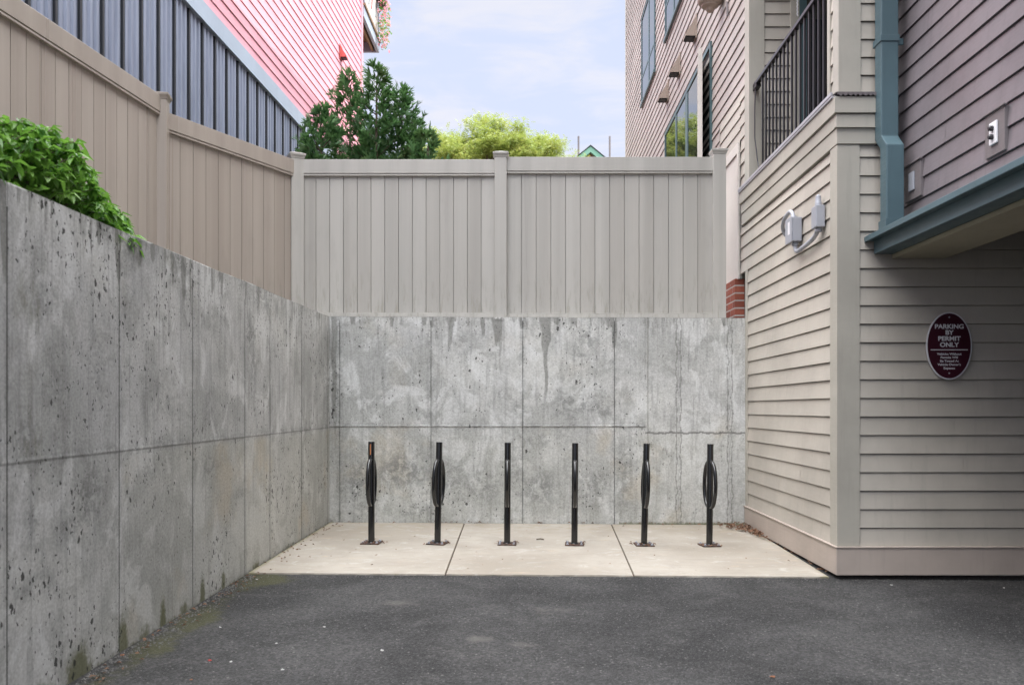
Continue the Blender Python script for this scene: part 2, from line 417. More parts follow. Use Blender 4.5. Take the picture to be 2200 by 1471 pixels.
def slab_attr(U, V):
    px = PX + F * U / V; py = PY + F * (H - gzn(U, V)) / V
    m = .8 * np.exp(-((U - XL) / .05) ** 2) + .55 * np.exp(-((V - YB) / .05) ** 2) + .35 * np.exp(-((V - 6.06) / .03) ** 2) + .5 * np.exp(-((U - 2.12) / .05) ** 2)
    return dict(moss=m)
# pad: three slabs with open joints between, one mesh
pad_edges = [(XL + .006, XL + .006), (-.637, -.584), (.828, .744), (2.165, 2.125)]
class _P: pass
allv = []; allq = []; allm = []
off = 0
for (b0, f0), (b1, f1) in zip(pad_edges[:-1], pad_edges[1:]):
    us = np.concatenate([[0, .0015], np.linspace(.01, .99, 46), [.9985, 1]]); vs2 = np.concatenate([[0, .002], np.linspace(.01, .998, 60)])
    U, V = np.meshgrid(us, vs2, indexing='ij')
    Y = 6.05 + V * (YB - .004 - 6.05)
    g = .0045
    xa = f0 + (b0 - f0) * V + g; xb = f1 + (b1 - f1) * V - g
    X = xa + U * (xb - xa)
    Z = gzn(X, Y) + .010
    edge = (U < .001) | (U > .999) | (V < .001)
    Z = np.where(edge, Z - .03, Z)
    Y = np.where(V < .001, Y - .001 + .007 * np.sin(X * 31) * np.sin(X * 7) + .003 * np.sin(X * 117), Y)
    P = np.stack([X, Y, Z], -1).reshape(-1, 3)
    nu, nv = U.shape; idx = np.arange(nu * nv).reshape(nu, nv) + off; off += nu * nv
    allq.append(np.stack([idx[:-1, :-1], idx[1:, :-1], idx[1:, 1:], idx[:-1, 1:]], -1).reshape(-1, 4))
    allv.append(P); allm.append(slab_attr(X, Y)['moss'].reshape(-1))
me = bpy.data.meshes.new('concrete_pad'); me.from_pydata(np.concatenate(allv).tolist(), [], np.concatenate(allq).tolist())
me.attributes.new('moss', 'FLOAT', 'POINT').data.foreach_set('value', np.clip(np.concatenate(allm), 0, 1).astype(np.float32))
me.materials.append(M['slab']); pad = bpy.data.objects.new('concrete_pad', me); COL.objects.link(pad); tag(pad, kind='structure')
mb = MB()
for (b0, f0) in pad_edges[1:3]:                         # dirt at the bottom of the joints
    mb.add([(f0 - .012, 6.052, gz(f0, 6.05) + .003), (f0 + .012, 6.052, gz(f0, 6.05) + .003), (b0 + .012, YB, gz(b0, YB) + .003), (b0 - .012, YB, gz(b0, YB) + .003)], [(0, 1, 2, 3)])
tag(mb.build('joint_dirt', 'soil'), kind='structure')
mb = MB()
mb.add([(-120, -6, 1.93), (XL - .24, -6, 1.93), (XL - .24, 8.8, 1.93), (-120, 8.8, 1.93)], [(0, 1, 2, 3)])
mb.add([(-120, 8.8, 1.93), (XR - .05, 8.8, 1.93), (XR - .05, 24, 1.93), (-120, 24, 1.93)], [(0, 1, 2, 3)])
mb.add([(-400, 24, 1.93), (400, 24, 1.93), (400, 600, 1.93), (-400, 600, 1.93)], [(0, 1, 2, 3)])
tag(mb.build('soil_bed', 'soil'), kind='structure')

# ------------------------------------------------------------------ concrete retaining walls
def X_b(px): return (px - PX) * YB / F
def Z_b(py): return H - (py - PY) * YB / F
bseams = [X_b(p) for p in (730, 926, 1123, 1320)]; rseams = [X_b(1458), X_b(1568)]
zj = Z_b(915); zj2 = Z_b(929.5); xs = X_b(1385)
def wob(t, s): return .004 * np.sin(t * 23 + s) + .003 * np.sin(t * 61 + 2 * s)
topz = lambda U: 2.092 - .0035 * (U - XL) + .003 * np.sin(U * 9) * np.sin(U * 3.1)
drips = [(966, 95, 9, .55), (938, 70, 14, .4), (1068, 78, 14, .75), (1075, 160, 6, .5), (1172, 95, 15, .78), (1173, 250, 7, .62), (1319, 90, 8, .75), (1037, 60, 7, .6), (862, 30, 20, .3), (1400, 60, 10, .4), (1425, 80, 8, .4), (1480, 70, 14, .35), (1510, 50, 9, .3), (718, 330, 9, .6), (1385, 150, 9, .4)]
drips += [(random.uniform(735, 1600), random.uniform(8, 38), random.uniform(3, 9), random.uniform(.3, .65)) for _ in range(70)]
def back_attr(U, V):
    st = np.zeros_like(U); T = topz(U)
    for p, L, wd, k in drips:
        L *= YB / F; wd *= YB / F; d = T - V
        wl = wd * np.clip(1 - d / L, 0, 1) ** .45 + 1e-5
        st = np.maximum(st, k * np.exp(-((U - X_b(p) - .006 * np.sin(V * 14)) / wl) ** 4) * sstep(-d, -L, -L * .55))
    st = np.maximum(st, .55 * np.exp(-(T - V) / .012))
    seam = np.zeros_like(U)
    for i, sx in enumerate(bseams): seam = np.maximum(seam, (np.abs(U - sx) < .0045) * (.50 + .3 * np.sin(V * 7 + i * 2) * np.sin(V * 17)))
    left = U < xs
    seam = np.maximum(seam, (np.abs(V - zj + wob(U, 1) * .7) < .006) * (.45 + .25 * np.sin(U * 9) * np.sin(U * 23)) * left)
    seam = np.maximum(seam, (np.abs(V - zj2 + wob(U, 3)) < .009) * .75 * ~left)
    for i, sx in enumerate(rseams):
        w0 = .014 + .010 * np.abs(np.sin(V * 9 + i)) + .01 * np.exp(-((V - .3) / .03) ** 2)
        d = np.abs(U - sx - wob(V, i))
        seam = np.maximum(seam, (np.abs(d - w0) < .006) * .55); seam = np.maximum(seam, (d < .003) * .35)
    bl = np.zeros_like(U)
    for px, py, rx, ry, k in ((985, 735, 35, 25, .5), (1265, 720, 25, 45, .8), (1190, 715, 20, 30, .6), (1250, 760, 30, 30, .6), (1110, 880, 14, 18, .7), (1240, 870, 70, 30, .7), (1290, 880, 30, 40, .6), (1075, 848, 9, 12, .8),
                               (860, 1010, 70, 45, .9), (770, 1040, 35, 60, .8), (960, 1030, 60, 50, .7), (1040, 1040, 40, 40, .7), (1160, 1050, 50, 40, .8), (1270, 1040, 60, 50, .6), (900, 1100, 60, 20, .6), (1110, 1010, 30, 90, .5), (1340, 1000, 25, 120, .6), (1160, 940, 110, 22, .5), (830, 840, 30, 30, .4)):
        bl = np.maximum(bl, k * np.exp(-((U - X_b(px)) / (rx * YB / F)) ** 2 - ((V - Z_b(py)) / (ry * YB / F)) ** 2))
    for sx in bseams: bl = np.maximum(bl, .45 * np.exp(-((U - sx) / .035) ** 2))
    bl = np.maximum(bl, .45 * np.exp(-((V - zj) / .03) ** 2) * left)
    moss = .5 * np.exp(-(V / .06) ** 2) * (U > .9) + .35 * np.exp(-(V / .04) ** 2)
    low = sstep(V, 1.05, .85) * .5 + .2
    return dict(stain=st, seam=seam, blotch=bl, moss=moss, low=low, hole=np.where(left, .95, .45) + 0 * U, olive=.35 * np.exp(-(V / .25) ** 2))
def back_pos(U, V):
    T = topz(U); Vv = np.minimum(V, T)
    y = YB + 0 * U
    for sx in bseams: y = np.where(np.abs(U - sx) < .003, y + .007, y)
    y = np.where((np.abs(V - zj) < .006) & (U < xs), y - .006, y)
    d = np.abs(U - X_b(1381)); y = y - .012 * sstep(d, .055, .045)
    chip = (np.abs(U - X_b(1073)) < .06) & (V > 2.06); Vv = np.where(chip, Vv - .012 - .008 * np.sin(U * 170), Vv)
    return np.stack([U, y, Vv], -1)
ext = [s + d for s in bseams for d in (-.006, -.0035, -.0025, .0025, .0035, .006)]
zext = [zj + d for d in (-.010, -.0055, .0055, .010)]
rw2 = empty('retaining_wall', (.1, YB, 0))
ORG[rw2.name] = Vector((0, 0, 0)); rw2.location = (0, 0, 0)
tag(rw2, 'weathered concrete retaining wall across the back, behind the black bike racks', 'retaining wall', 'cast concrete retaining walls')
grid_obj('wall_face', 'concrete', lines(XL - .02, XR + .12, .008, ext), lines(-.12, 2.096, .008, zext), back_pos, back_attr, rw2, False)
mb = MB(); mb.box(XL - .26, XR + .12, YB + .012, YB + .24, -.2, 2.07); core = mb.build('wall_core', 'concrete', rw2)
mb = MB()
for x in lines(XL - .02, XR + .1, .06):                # rough concrete top with a broken arris
    x1 = min(x + .06, XR + .12); z = float(topz(np.array(x)))
    mb.box(x, x1, YB + .0005, YB + .2405, 2.05, z - .002 + random.uniform(-.003, .002))
mb.build('wall_top', 'concrete', rw2)
# left wall
def Y_l(px): return F * -XL / (PX - px)
def Z_l(px, py): return H - (py - PY) * Y_l(px) / F
lseams = [Y_l(p) for p in (15, 256, 414, 526, 580, 648, 704)]
ltop = lambda Y: 2.03 + (Y - 3.2) * .0112 + .004 * np.sin(Y * 3.3) * np.sin(Y * 1.3)
lzj = lambda Y: .965 + (Y - 3.2) * .005
ldr = [(Y_l(p), L, w_, k) for p, L, w_, k in ((255, .35, .035, .9), (300, .20, .05, .7), (330, .14, .05, .6), (395, .34, .045, .9), (410, .5, .02, .7), (530, .5, .05, .35), (555, .32, .07, .5), (100, .22, .02, .5), (180, .16, .05, .5), (8, .5, .03, .9), (640, .3, .03, .4), (470, .25, .04, .4))]
ldr += [(random.uniform(2.6, 8.5), random.uniform(.05, .28), random.uniform(.008, .03), random.uniform(.3, .7)) for _ in range(110)]
def left_attr(U, V):
    st = np.zeros_like(U); T = ltop(U); d = T - V
    for y0, L, wd, k in ldr:
        wl = wd * np.clip(1 - d / L, 0, 1) ** .4 + 1e-5
        st = np.maximum(st, k * np.exp(-((U - y0 - .008 * np.sin(V * 12)) / wl) ** 4) * sstep(-d, -L, -L * .5))
    st = np.maximum(st, .5 * np.exp(-d / .02)); st = np.maximum(st, .34 * np.exp(-d / .22) * (.6 + .4 * np.sin(U * 5) * np.sin(U * 13)))
    seam = np.zeros_like(U)
    for sy in lseams: seam = np.maximum(seam, (np.abs(U - sy) < .0042) * .8)
    seam = np.maximum(seam, (np.abs(V - lzj(U) + .008) < .005) * .42)
    bl = np.zeros_like(U)
    for px, py, rx, ry, k in ((190, 1060, .14, .16, .9), (150, 1130, .12, .10, .7), (80, 1250, .2, .06, .6), (60, 940, .1, .08, .8), (95, 640, .10, .12, .6), (535, 720, .10, .16, .9), (545, 790, .08, .16, .8), (450, 880, .2, .12, .5), (350, 860, .3, .1, .45), (515, 1060, .14, .04, .7),
                               (330, 1010, .2, .06, .4), (280, 610, .1, .25, .5), (400, 640, .07, .25, .5), (600, 950, .3, .1, .3), (340, 1210, .2, .2, .35), (230, 470, .12, .12, .9), (285, 520, .14, .10, .9), (385, 560, .2, .1, .8), (120, 850, .1, .25, .6), (210, 760, .1, .3, .5), (450, 1000, .25, .12, .6), (560, 640, .4, .1, .7), (70, 1120, .08, .1, .7)):
        y0 = Y_l(px); bl = np.maximum(bl, k * np.exp(-((U - y0) / rx) ** 2 - ((V - Z_l(px, py)) / ry) ** 2))
    bl = np.maximum(bl, .5 * np.exp(-((V - lzj(U)) / .03) ** 2))
    for sy in lseams: bl = np.maximum(bl, .35 * np.exp(-((U - sy) / .03) ** 2))
    g = gzn(XL, U); moss = np.zeros_like(U)
    for px, h, wd, k in ((170, .17, .13, 1.), (265, .20, .06, 1.), (350, .20, .05, .9), (435, .18, .05, 1.), (480, .16, .05, .9), (310, .1, .1, .7), (395, .1, .1, .7), (550, .07, .15, .7), (620, .06, .3, .6), (70, .1, .2, .8)):
        moss = np.maximum(moss, k * np.exp(-((U - Y_l(px)) / wd) ** 2 - ((V - g) / h) ** 2))
    moss = np.maximum(moss, .5 * np.exp(-((V - g) / .03) ** 2))
    ol = np.zeros_like(U)
    for px, py, ry, rz, k in ((65, 640, .12, .35, .9), (65, 930, .1, .15, .9), (255, 560, .08, .3, .7), (365, 560, .08, .14, .9), (420, 640, .1, .3, .4), (270, 1100, .05, .3, .5)):
        ol = np.maximum(ol, k * np.exp(-((U - Y_l(px)) / ry) ** 2 - ((V - Z_l(px, py)) / rz) ** 2))
    return dict(stain=st, seam=seam, blotch=bl, moss=moss, low=sstep(V, 1.0, .9) * sstep(U, 3.5, 5) * .9, hole=1 + 0 * U, olive=ol)
def left_pos(U, V):
    x = XL + 0 * U; Vv = np.minimum(V, ltop(U))
    for sy in lseams: x = np.where(np.abs(U - sy) < .003, x - .006, x)
    x = x + .0008 * np.exp(-((V - lzj(U)) / .006) ** 2)
    return np.stack([x, U, Vv], -1)
rw1 = empty('retaining_wall', (0, 0, 0))
tag(rw1, 'long pitted concrete retaining wall with mossy foot, below the green shrub', 'retaining wall', 'cast concrete retaining walls')
yl = np.unique(np.concatenate([[-6, -2, 0, 1.2], lines(2.2, YB + .02, .008, [s + d for s in lseams for d in (-.006, -.0035, -.0025, .0025, .0035, .006)])]))
zl = np.unique(np.concatenate([lines(-.2, .93, .008), lines(.93, 1.02, .003), lines(1.02, 2.11, .008)]))
grid_obj('wall_face', 'concrete', yl, zl, left_pos, left_attr, rw1, True)
mb = MB(); mb.box(XL - .24, XL - .014, -6, YB, -.2, 1.95); mb.build('wall_core', 'concrete', rw1)
mb = MB()
ys = [-6, 1.2] + list(lines(2.0, YB + .015, .06))
for a, b in zip(ys[:-1], ys[1:]):
    mb.box(XL - .2405, XL - .0005, a, b, 1.94, float(ltop(np.array(a))) - .003 + random.uniform(-.003, .003))
mb.build('wall_top', 'concrete', rw1)

# ------------------------------------------------------------------ vinyl fences
def fence_run(root, A, B, zb, zt, nb=None, vm='vinyl'):
    A = Vector(A); B = Vector(B); d = (B - A); L = d.length; u = d / L; n = Vector((-u.y, u.x))
    if n.dot(Vector((0, 0)) - (A + B) / 2) < 0: n = -n
    nb = nb or round(L / .145); wdt = L / nb; mb = MB()
    prof = []
    for i in range(nb):
        a = i * wdt; b = a + wdt; j = random.uniform(-.0012, .0012)
        prof += [(a, -.016), (a + .0025, -.014), (a + .003, .000 + j), (a + wdt * .5, .0008 + j), (b - .003, 0 + j), (b - .0025, -.014)]
    rings = []
    for z in (zb + .02, (zb + zt) / 2, zt - .05):
        rings.append([(A.x + u.x * a + n.x * o, A.y + u.y * a + n.y * o, z) for a, o in prof])
    mb.loft(rings, closed=False); tn = [random.random() for _ in range(nb)]; mb.tone = [tn[(i % len(prof)) // 6] for i in range(len(mb.v))]
    mb.build('board_panel', vm, root)
    c = (A + B) / 2; mb = MB()
    mb.obox(c, u, n, L / 2, .030, zt - .142, zt); mb.obox(c, u, n, L / 2, .024, zt - .152, zt - .1425); mb.obox(c, u, n, L / 2, .027, zt - .166, zt - .1525)
    mb.build('top_rail', vm, root, bevel=.004)
    mb = MB(); mb.obox(c, u, n, L / 2, .028, zb, zb + .05); mb.obox(c, u, n, L / 2, .022, zb + .0505, zb + .062)
    mb.build('bottom_rail', vm, root, bevel=.003)
def fence_post(root, c, ang, zb, zt, half=.063, vm='vinyl'):
    u = (math.cos(ang), math.sin(ang)); n = (-u[1], u[0])
    mb = MB(); mb.obox(c, u, n, half, half, zb, zt); p = mb.build('post', vm, root, bevel=.006)
    mb = MB()
    def sq(h, z): return [(c[0] + u[0] * a * h + n[0] * b * h, c[1] + u[1] * a * h + n[1] * b * h, z) for a, b in ((-1, -1), (1, -1), (1, 1), (-1, 1))]
    mb.loft([sq(half + .001, zt - .03), sq(half + .004, zt - .028), sq(half + .006, zt - .018), sq(half + .017, zt + .004), sq(half + .018, zt + .02), sq(half + .008, zt + .024), sq(.01, zt + .045)])
    mb.build('cap', vm, p)
FY = 8.745
c0 = (-2.362, FY); c1 = ((1076 - PX) * FY / F, FY); c2 = ((1543.5 - PX) * FY / F, FY)
fb = empty('vinyl_fence', (0, FY, 2.05)); ORG[fb.name] = Vector((0, FY, 2.05))
tag(fb, 'two-panel grey tan vinyl privacy fence standing on top of the back concrete wall', 'fence', 'tan vinyl privacy fences')
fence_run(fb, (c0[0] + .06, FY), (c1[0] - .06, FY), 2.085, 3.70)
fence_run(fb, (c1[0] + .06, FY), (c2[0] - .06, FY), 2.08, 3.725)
fence_post(fb, c0, R(28), 1.95, 3.735); fence_post(fb, c1, 0, 2.05, 3.745, .062); fence_post(fb, c2, 0, 2.05, 3.775, .065)
fl = empty('vinyl_fence', (-3.108, 7.258, 1.93)); ORG[fl.name] = Vector((-3.108, 7.258, 1.93))
tag(fl, 'brown tan vinyl privacy fence running behind the shrub above the left concrete wall', 'fence', 'tan vinyl privacy fences')
m0 = Vector((-3.108, 7.258)); dirA = (Vector(c0) - m0).normalized(); dirB = Vector((-.11, -1)).normalized()
A1 = m0 + dirA * .06; B1 = Vector(c0) - dirA * .03
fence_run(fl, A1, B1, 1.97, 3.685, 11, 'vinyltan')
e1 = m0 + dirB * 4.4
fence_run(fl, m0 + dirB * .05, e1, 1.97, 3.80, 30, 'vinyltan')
fence_post(fl, m0, R(10), 1.93, 3.80, .06, 'vinyltan'); fence_post(fl, e1, R(6), 1.93, 3.86, .06, 'vinyltan')

# ------------------------------------------------------------------ lap siding
def siding(mb, A, B, z0, z1, e=.13, n=None, top=None, bot=.016, joints=True, g=.006):
    """courses of lapped boards from A to B (plan points), outward normal n, with a real shadow gap under each board"""
    A = Vector(A); B = Vector(B); n = Vector(n); L = (B - A).length; u = (B - A) / L
    def pt(a, o, z): return (A.x + u.x * a + n.x * o, A.y + u.y * a + n.y * o, z)
    z = z0
    while z < z1 - .02:
        zt = min(z + e, z1)
        cuts = [0.]
        if joints:
            x = random.uniform(.6, 3.6)
            while x < L - .3: cuts.append(x); x += random.choice((2.4, 3.0, 3.6))
        cuts.append(L)
        for a, b in zip(cuts[:-1], cuts[1:]):
            a2 = a + (.0015 if a > 0 else 0); b2 = b - (.0015 if b < L else 0); j = random.uniform(-.0015, .0015)
            pr = [(-.010, z), (bot + j, z), (.004, zt - g), (-.010, zt - g)]
            mb.loft([[pt(a2, o, zz) for o, zz in pr], [pt(b2, o, zz) for o, zz in pr]], closed=False)
        z = zt
    mb.add([pt(0, -.011, z0), pt(L, -.011, z0), pt(L, -.011, z1), pt(0, -.011, z1)], [(0, 1, 2, 3)])

apt = empty('apartment_building', (3.5, 9, 0))
tag(apt, 'taupe clapboard apartment building at right with recessed balcony and plum overhang', 'building')
NL = (-1, 0); NF = (0, -1); ZR = 11.0; YE = 19.2
mb = MB(); siding(mb, (XR, YF + .12), (XR, YB - .08), .2075, 3.02, .13, NL)
siding(mb, (XR, YB - .08), (XR, 8.80), 2.5475, 3.02, .13, NL, joints=False)
siding(mb, (XR, 8.80), (XR, 9.75), 3.90, 4.42, .13, NL, joints=False)
siding(mb, (XR, 8.80), (XR, 8.62), 3.40, 4.42, .13, NL, joints=False)
mb.build('side_wall', 'siding', apt)
mb = MB(); siding(mb, (XR, 8.60), (XR, YE), 4.42, ZR, .13, NL); siding(mb, (XR, 9.75), (XR, YE), 2.0, 4.42, .13, NL); mb.build('rear_side_wall', 'siding_pinklit', apt)
mb = MB(); siding(mb, (XR + .137, YF), (8.5, YF), .2075, 3.02, .13, NF); mb.build('front_wall', 'siding', apt)
mb = MB(); siding(mb, (XR + .16, 6.08), (2.7, 6.08), 3.40, ZR, .127, NF, joints=False)
siding(mb, (XR + .024, 6.17), (XR + .024, 6.235), 3.40, ZR, .127, NL, joints=False); mb.build('pier_wall', 'siding', apt)
# trims
def corner(*boxes):
    mb = MB()
    for b in boxes: mb.box(*b)
    mb.build('corner_board', 'trim', apt, bevel=.002)
corner((XR - .022, XR + .137, YF - .022, YF + .0, .2075, 3.02), (XR - .022, XR - .0, YF - .0, YF + .12, .2075, 3.02))
corner((XR - .02, XR, YB - .08, YB - .004, .2075, 2.545))
corner((XR + .002, XR + .16, 6.058, 6.08, 3.40, ZR), (XR + .002, XR + .024, 6.08, 6.17, 3.40, ZR))
corner((XR + .002, XR + .024, 6.235, 6.29, 3.40, ZR))
corner((XR - .02, XR - .0, 8.45, 8.60, 3.405, ZR), (XR - .02, XR + .133, 8.428, 8.45, 3.405, ZR))
corner((XR - .02, XR, YE - .12, YE, 2, ZR))
corner((2.575, 2.66, 8.425, 8.45, 3.405, 6))
mb = MB()                                              # skirt board with a cap strip, off the ground
mb.box(XR - .03, 8.5, YF - .034, YF - .010, .008, .198); mb.box(XR - .03, XR - .008, YF - .0095, YB - .01, .008, .198)
mb.box(XR - .036, 8.5, YF - .042, YF - .001, .1985, .2072); mb.box(XR - .038, XR - .001, YF - .0005, YB - .005, .1985, .2072)
mb.build('skirt_board', 'skirt', apt, bevel=.002)
mb = MB(); mb.box(XR + .10, 8.5, YF + .14, YB, -.3, .02); mb.build('foundation', 'concrete', apt)
# deck edge bands
mb = MB(); YD = 8.70
for z0, z1, o in ((3.234, 3.345, .050), (3.138, 3.228, .034), (3.024, 3.132, .026)):
    mb.box(XR - o, 2.44, YF - o - .006, YF + .02, z0, z1); mb.box(XR - o, XR + .02, YF + .0205, YD, z0, z1)
mb.box(XR - .046, 2.44, YF - .052, YF - .02, 3.1325, 3.1375)
mb.build('fascia_board', 'trim', apt, bevel=.0015)
mb = MB()
mb.box(XR - .062, XR + .06, YF - .02, YD, 3.3455, 3.362); mb.box(XR - .066, XR - .05, YF - .02, YD, 3.3625, 3.388)
mb.build('deck_edging', 'drip', apt, bevel=.003)
mb = MB()
pr = []
for i in range(60): x = XR - .04 + i * (2.44 - XR + .04) / 59; pr.append((x, .006 * math.sin(i * .9) + random.uniform(-.002, .002)))
mb.loft([[(x, YF - .07, 3.350 + d) for x, d in pr], [(x, YF - .072, 3.372) for x, d in pr], [(x, 6.07, 3.384) for x, d in pr]], closed=False)
mb.build('drip_flashing', 'plumtrim', apt)
mb = MB(); mb.box(XR - .02, 4.6, 6.06, 8.9, 3.36, 3.40); mb.build('balcony_floor', 'darkceil', apt)
# balcony recess
mb = MB(); siding(mb, (XR + .133, 8.45), (2.575, 8.45), 3.40, 5.95, .127, NF, joints=False); siding(mb, (3.52, 8.45), (4.4, 8.45), 3.40, 5.95, .127, NF, joints=False)
siding(mb, (4.4, 6.1), (4.4, 8.45), 3.40, 5.95, .127, NL); mb.build('balcony_wall', 'siding', apt)
mb = MB(); mb.box(XR + .03, 4.4, 6.3, 8.44, 5.95, 6.1); mb.build('balcony_ceiling', 'soffit', apt)
dr = MB(); dr.box(2.66, 2.73, 8.415, 8.44, 3.405, 5.6); dr.box(3.45, 3.52, 8.415, 8.44, 3.405, 5.6); dr.box(2.7305, 3.4495, 8.415, 8.44, 5.5, 5.6)
do = dr.build('balcony_door', 'tealwin', apt); dr = MB(); dr.box(2.7305, 3.4495, 8.425, 8.438, 3.405, 5.4995); dr.build('pane', 'glass', do)
mb = MB(); RX = 2.222
for i in range(60): mb.tube([(2.62 + .004 * math.sin(i * 1.3), 8.36, 5.18 - .012 * i * .6), (2.62 + .004 * math.sin(i * 1.3 + 1), 8.36, 5.17 - .012 * i * .6)], .006, 5) if i < 26 else None
mb.tube([(2.62, 8.36, 5.95), (2.62, 8.36, 5.18)], .003, 5); mb.build('chain', 'white', apt)
rl = MB(); rl.box(RX - .022, RX + .022, 6.26, 8.42, 4.315, 4.345); rl.box(RX - .012, RX + .012, 6.26, 8.42, 3.44, 3.46); rl.box(RX - .02, RX + .03, 8.30, 8.44, 4.285, 4.3145)
rail = rl.build('railing', 'black', apt, bevel=.003)
yb = 6.34
while yb < 8.25:
    b = MB(); b.box(RX - .008, RX + .008, yb - .008, yb + .008, 3.461, 4.3145); b.build('baluster', 'black', rail); yb += .1125
b = MB(); b.tube([(RX - .01, 8.36, 4.31), (RX - .02, 8.35, 4.1), (RX - .025, 8.33, 3.8), (RX - .01, 8.28, 3.55), (RX, 8.22, 3.41)], .006, 6); b.build('cable', 'black', apt)
# foundation bricks beyond the concrete wall
def bricks(mb, mbm, x0, y0, y1, z0, z1, dx=.10):
    bh, bl, g = .062, .200, .015; z = z0; r = 0
    mbm.box(x0 + .002, x0 + dx, y0 + .002, y1, z0, z1 - .02)
    while z < z1 - .03:
        y = y0; first = True
        while y < y1:
            l = bl * (.5 if (r % 2 == 0 and first) else 1)
            mb.box(x0, x0 + dx - .002, y, min(y + l, y1), z, z + bh, random.random()); y += l + g; first = False
        z += bh + g; r += 1
mb = MB(); mm = MB(); bricks(mb, mm, 2.125, 8.83, 10.5, 2.06, 2.50); bo = mb.build('brick_base', 'brick', apt); mm.build('mortar', 'mort', bo)
mb = MB(); mb.box(2.165, 2.20, 8.83, 9.75, 2.50, 3.80); p_ = mb.build('wall_panel', 'panelw', apt)
mb = MB(); mb.box(2.150, 2.168, 8.80, 8.86, 2.50, 3.90); mb.box(2.150, 2.168, 8.8605, 9.75, 3.80, 3.90); mb.box(2.150, 2.164, 9.69, 9.75, 2.5, 3.7995); mb.build('panel_trim', 'panelw', p_, bevel=.002)
# windows in the side wall
def window(y0, y1, z0, z1, mull=(), bars=(), skip=None):
    f = MB(); x0, x1 = XR - .034, XR + .012; t = .055
    f.box(x0, x1, y0, y0 + t, z0, z1); f.box(x0, x1, y1 - t, y1, z0, z1)
    f.box(x0, x1, y0 + t + .0005, y1 - t - .0005, z1 - t, z1); f.box(x0 - .02, x1, y0 - .02, y1 + .02, z0 - .03, z0 + .02)
    for m, tw in mull: f.box(x0 + .004, x1, m - tw / 2, m + tw / 2, z0 + .021, z1 - t - .0005)
    for bz, (ya, ybb) in bars: f.box(x0 + .006, x1, ya, ybb, bz - .025, bz + .025)
    fo = f.build('window', 'tealwin', apt, bevel=.003)
    edges = [y0 + t] + [m for m, _ in sorted(mull)] + [y1 - t]
    for a, b in zip(edges[:-1], edges[1:]):
        if skip and abs((a + b) / 2 - skip) < .2: continue
        p = MB(); p.box(XR - .022, XR - .018, a + .002, b - .002, z0 + .022, z1 - t - .001); p.build('pane', 'glass', fo)
    return fo
w1 = window(10.16, 13.58, 3.3, 5.52, ((10.88, .09), (11.72, .16), (12.55, .09)), skip=10.55)
k = MB(); k.box(XR - .010, XR + .010, 10.22, 10.83, 3.33, 5.46); k.build('opening', 'dark', w1)
hv = Vector((XR - .026, 10.84)); tv = Vector((XR - .15, 10.17)); u_ = (tv - hv).normalized(); n_ = Vector((-u_.y, u_.x)); cc_ = (hv + tv) / 2; hl = (tv - hv).length / 2
k = MB()
for a, b in ((-hl, -hl + .06), (hl - .06, hl)): k.obox(cc_ + u_ * (a + b) / 2, u_, n_, (b - a) / 2, .026, 3.36, 5.44)
for za, zb_ in ((3.36, 3.43), (5.37, 5.44)): k.obox(cc_, u_, n_, hl - .0605, .026, za, zb_)
sh = k.build('open_sash', 'panelw', w1, bevel=.003)
k = MB(); k.obox(cc_, u_, n_, hl - .061, .006, 3.431, 5.369)
k.build('sash_pane', 'glass', w1)
window(14.67, 16.40, 6.94, 8.60, ((15.4, .08),), ((7.45, (14.70, 16.37)),))
window(11.95, 13.56, 6.97, 8.63, ((12.75, .08),), ((7.48, (11.98, 13.53)),))
# vent hoods
def hood(x, y, z, s, name, m, root, sx=-1):
    h = MB(); wv = .085 * s; hh = .24 * s; pr = .13 * s
    h.add([(x, y - wv, z + hh), (x, y + wv, z + hh), (x + sx * pr, y - wv, z + .03 * s), (x + sx * pr, y + wv, z + .03 * s), (x + sx * pr, y - wv, z), (x + sx * pr, y + wv, z), (x, y - wv, z), (x, y + wv, z)],
          [(0, 1, 3, 2), (2, 3, 5, 4), (0, 2, 4, 6), (1, 7, 5, 3), (0, 6, 7, 1)])
    h.box(min(x, x + sx * .012 * s), max(x, x + sx * .012 * s), y - wv * 1.25, y + wv * 1.25, z - .03 * s, z + hh * 1.06)
    ho = h.build(name, m, root)
    h = MB(); h.box(min(x + sx * .014, x + sx * pr * .93), max(x + sx * .014, x + sx * pr * .93), y - wv * .86, y + wv * .86, z - .012, z + .006); h.build('opening', 'dark', ho)
for y in (11.17, 12.37, 13.40): hood(XR - .014, y, 5.98, 1.1, 'vent_hood', 'ventc', apt)
k = MB(); k.lathe((XR - .15, 9.62, 5.60), [(.006, 0), (.03, .01), (.045, .03), (.05, .045), (.095, .07), (.10, .085), (.125, .10), (.14, .13), (.14, .17), (.11, .19), (.12, .22), (.12, .34), (.03, .36)], k=24)
k.box(XR - .15, XR - .01, 9.58, 9.66, 5.86, 5.94); k.build('exhaust_cap', 'ventc', apt, smooth=True)
k = MB(); k.tube([(XR - .03, 9.3, 5.42), (XR - .03, 9.32, 5.58)], .012, 6); k.build('pipe_stub', 'plumtrim', apt)
# body behind the side wall
mb = MB(); mb.box(XR + .012, 12, 8.9, YE, 1.9, ZR); mb.box(4.45, 12, 6.3, 8.895, 3.4, ZR); mb.box(XR + .03, 4.445, 6.295, 8.445, 6.1005, ZR); mb.box(XR - .0, 12.4, 8.447, YE + .2, ZR + .001, ZR + .12); mb.box(XR, 12.4, 6.06, 8.4465, ZR + .001, ZR + .12)
mb.box(XR + .012, 4.449, 8.4505 + .02, 8.8995, 3.41, ZR); mb.build('building_core', 'trim', apt)
